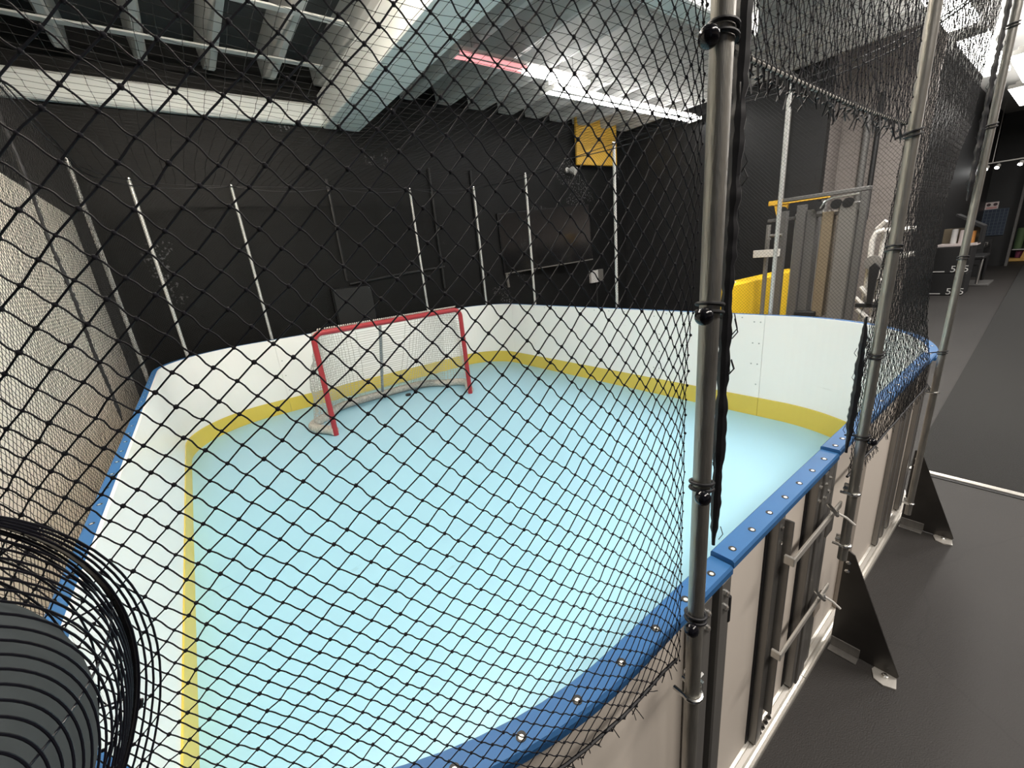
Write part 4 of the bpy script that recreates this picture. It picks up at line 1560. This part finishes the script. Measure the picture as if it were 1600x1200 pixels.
for k, (z0, z1, lab) in enumerate(((0.0, 0.475, 'lower black plyo box on the floor by the aisle, marked 505'), (0.476, 1.03, 'upper black plyo box of the stack by the aisle, marked 505'))):
    t = empty('plyo_box', (13.55, 1.62, z0), 0, lab, 'plyo box', 'stacked plyo boxes')
    MB().box(-0.38, 0.38, -0.32, 0.32, 0.0, z1 - z0, 0.012).build('box', M_RUB, t)
    text('lettering', '505', 0.19, (-0.382, -0.20, 0.085), (0, -1, 0), (0, 0, 1), M_WHITE, t)
    MB().box(-0.3815, -0.3803, 0.02, 0.20, 0.03, 0.05, 0.0).build('stripe', M_WHITE, t, label='white stripe')

t = empty('storage_bin', (13.55, 1.55, 1.031), 0, 'black open bin with a pale ledge on top of the plyo boxes', 'storage bin')
MB().box(-0.30, 0.25, -0.30, 0.30, 0.0, 0.05, 0.006).build('ledge', M_PINKW, t, label='pale ledge')
MB().prism([(-0.34, 0.05), (-0.30, 0.05), (-0.30, 0.34), (0.10, 0.62), (0.10, 0.66), (-0.34, 0.38)], (0, 0, 0), (0, 1, 0), (0, 0, 1), (1, 0, 0), -0.25, 0.25).build('side', M_RUB, t)
MB().box(0.20, 0.245, -0.29, 0.30, 0.051, 0.36, 0.004).build('back', M_TAN, t)
for k, (y, z, r, m_, lab) in enumerate(((1.36, 1.081, 0.05, M_ORANGE, 'orange foam roller standing in the bin'), (1.50, 1.081, 0.055, M_PINKW, 'pale foam roller standing in the bin'), (1.63, 1.081, 0.05, M_WHITE, 'white foam roller standing in the bin behind the pole'))):
    o = MB().lathe([(r * 0.5, 0), (r, 0.004), (r, 0.24 + 0.03 * k), (r * 0.5, 0.245 + 0.03 * k)], (13.42, y, z), 14).build('foam_roller', m_, None, True)
    tag(o, lab, 'foam roller', 'rollers in the bin')

t = empty('weight_bench', (15.4, 1.38, 0), 0, 'black weight bench with a silver leg beyond the plyo boxes', 'bench')
MB().box(-0.55, 0.55, -0.14, 0.14, 0.62, 0.70, 0.02).build('seat', M_RUB, t)
MB().tube([(-0.45, -0.1, 0.03), (-0.3, -0.1, 0.62)], 0.03, 8).build('leg', M_ZINC, t, True)
MB().tube([(0.45, -0.1, 0.03), (0.3, -0.1, 0.62)], 0.03, 8).build('leg', M_RUB, t, True)
MB().box(-0.5, 0.5, -0.3, 0.2, 0.0, 0.05, 0.008).build('base', M_GREYM, t)

t = empty('dumbbell_rack', (18.0, 1.70, 0), 0, 'black dumbbell rack against the dark wall at the end of the aisle', 'dumbbell rack')
for z in (0.35, 0.75):
    MB().box(-0.9, 0.9, -0.2, 0.15, z - 0.03, z, 0.004).build('shelf', M_RUB, t)
for sx in (-0.85, 0.85):
    MB().box(sx - 0.03, sx + 0.03, -0.22, 0.18, 0, 0.9, 0.004).build('side_frame', M_RUB, t)
for r_ in range(2):
    for k in range(5):
        x, y, z = 17.35 + 0.32 * k, 1.66, 0.40 + 0.4 * r_
        d = empty('dumbbell', (x, y, z), 0, 'grey ended dumbbell on the %s shelf of the rack, number %s from the aisle end' % (('lower', 'upper')[r_], ('one', 'two', 'three', 'four', 'five')[k]), 'dumbbell', 'dumbbells on the rack')
        MB().tube([(0, -0.12, 0), (0, 0.12, 0)], 0.014, 8).build('handle', M_ZINC, d, True)
        for sy in (-0.11, 0.11):
            MB().lathe([(0.03, -0.035), (0.048, -0.03), (0.048, 0.03), (0.03, 0.035)], (0, sy, 0), 6, axis=(0, 1, 0)).build('weight', M_GREYL if k % 2 else M_RUB, d)

# end wall of the aisle
t = empty('wall_sign', (20.49, 1.80, 1.83), 0, 'white notice with two dark round symbols on the dark end wall', 'sign')
MB().box(-0.012, 0.0, -0.14, 0.14, -0.11, 0.11, 0.002).build('plate', M_PINKW, t)
for sy in (-0.07, 0.07):
    MB().lathe([(0.045, 0), (0.045, 0.002), (0.03, 0.0025)], (-0.012, sy, 0.035), 18, axis=(-1, 0, 0)).build('symbol', M_DKINK, t)
for z in (-0.045, -0.07):
    MB().box(-0.0135, -0.0121, -0.11, 0.11, z - 0.007, z + 0.006, 0).build('text_line', M_REDP, t)
t = empty('wire_grid', (20.46, 1.72, 1.33), 0, 'blue grey wire grid on the end wall below the white notice', 'wire grid')
m = MB()
for k in range(8):
    y = -0.29 + 0.58 * k / 7
    m.tube([(0, y, -0.38), (0, y, 0.38)], 0.008, 5)
for k in range(9):
    z = -0.38 + 0.76 * k / 8
    m.tube([(-0.008, -0.29, z), (-0.008, 0.29, z)], 0.008, 5)
m.build('grid', M_BLUEG, t, True)
MB().box(0.012, 0.038, -0.3, 0.3, -0.4, 0.4, 0.004).build('backing', mat('navy_backing', (0.02, 0.035, 0.07), 0.5), t)

t = empty('track_light', (18.0, 1.2, 2.9), 0, 'ceiling track with small bright spot lamps at the end of the aisle', 'track light')
MB().box(-0.02, 0.02, -1.2, 0.85, 0, 0.03, 0.003).build('track', M_WHITEM, t)
for y in (-0.9, 0.55, 0.75):
    MB().tube([(0, y, 0.03), (0, y, ZDECK - 2.92)], 0.008, 6).build('hanger', M_ALUD, t, True)
for y in (0.62, 0.42, 0.02, -0.4, -0.8):
    sp_ = MB().lathe([(0.03, 0.0), (0.045, 0.02), (0.05, 0.11), (0.046, 0.112)], (-0.02, y, -0.05), 14, axis=(-0.7, 0.2, -0.7)).build('spot_lamp', M_WHITEM, t, True)
    ax = Vector((-0.7, 0.2, -0.7)).normalized()
    MB().lathe([(0.043, 0), (0.043, 0.002)], Vector((-0.02, y, -0.05)) + ax * 0.1125, 14, axis=ax).build('bulb', M_SPOT, sp_)

for z0, z1, lab in ((2.45, 2.95, 'tan board high on the end of the dark wall'), (2.0, 2.40, 'lower beige board on the end of the dark wall')):
    o = MB().box(20.30, 20.48, 0.70, 1.17, z0, z1, 0.01).build('wall_board', M_BROWN)
    tag(o, lab, 'board', 'tan boards on the end wall')
structure('trim_2', MB().box(20.30, 20.499, 1.18, 1.24, 0, 3.6, 0.004), M_GREYM)

t = empty('roll_rack', (22.2, 0.85, 0.0125), 0, 'yellow wooden rack on the floor at the far end of the aisle', 'rack')
MB().box(-0.3, 0.3, -0.6, 0.48, 0.0, 0.09, 0.008).build('base', M_WOOD, t)
MB().prism([(-0.02, 0.0), (0.06, 0.0), (-0.22, 1.45), (-0.30, 1.45)], (-0.2, 0.12, 0.09), (0, 1, 0), (0, 0, 1), (1, 0, 0), -0.03, 0.03).build('leaning_post', M_WOOD, t)
MB().box(-0.28, 0.28, -0.58, 0.40, 0.36, 0.38, 0.003).build('shelf', M_WHITE, t)
for y, r, z1, m_, lab in ((1.16, 0.10, 1.05, M_GREEN, 'green roll standing on the yellow rack, leftmost'), (0.93, 0.11, 1.3, M_GREEN, 'taller green roll in the middle of the yellow rack'), (0.68, 0.10, 1.1, M_GREEN, 'green roll standing on the yellow rack behind its leaning post')):
    o = MB().lathe([(r * 0.3, 0), (r, 0.005), (r, z1 - 0.39), (r * 0.3, z1 - 0.385)], (22.25, y, 0.3935), 16).build('exercise_roll', m_, None, True)
    tag(o, lab, 'roll', 'green rolls on the rack')
o = MB().lathe([(0.03, 0), (0.09, 0.005), (0.09, 0.22), (0.03, 0.225)], (22.2, 1.08, 0.1035), 16).build('exercise_roll', M_PURPLE, None, True)
tag(o, 'small plum roll on the base of the yellow rack', 'roll')
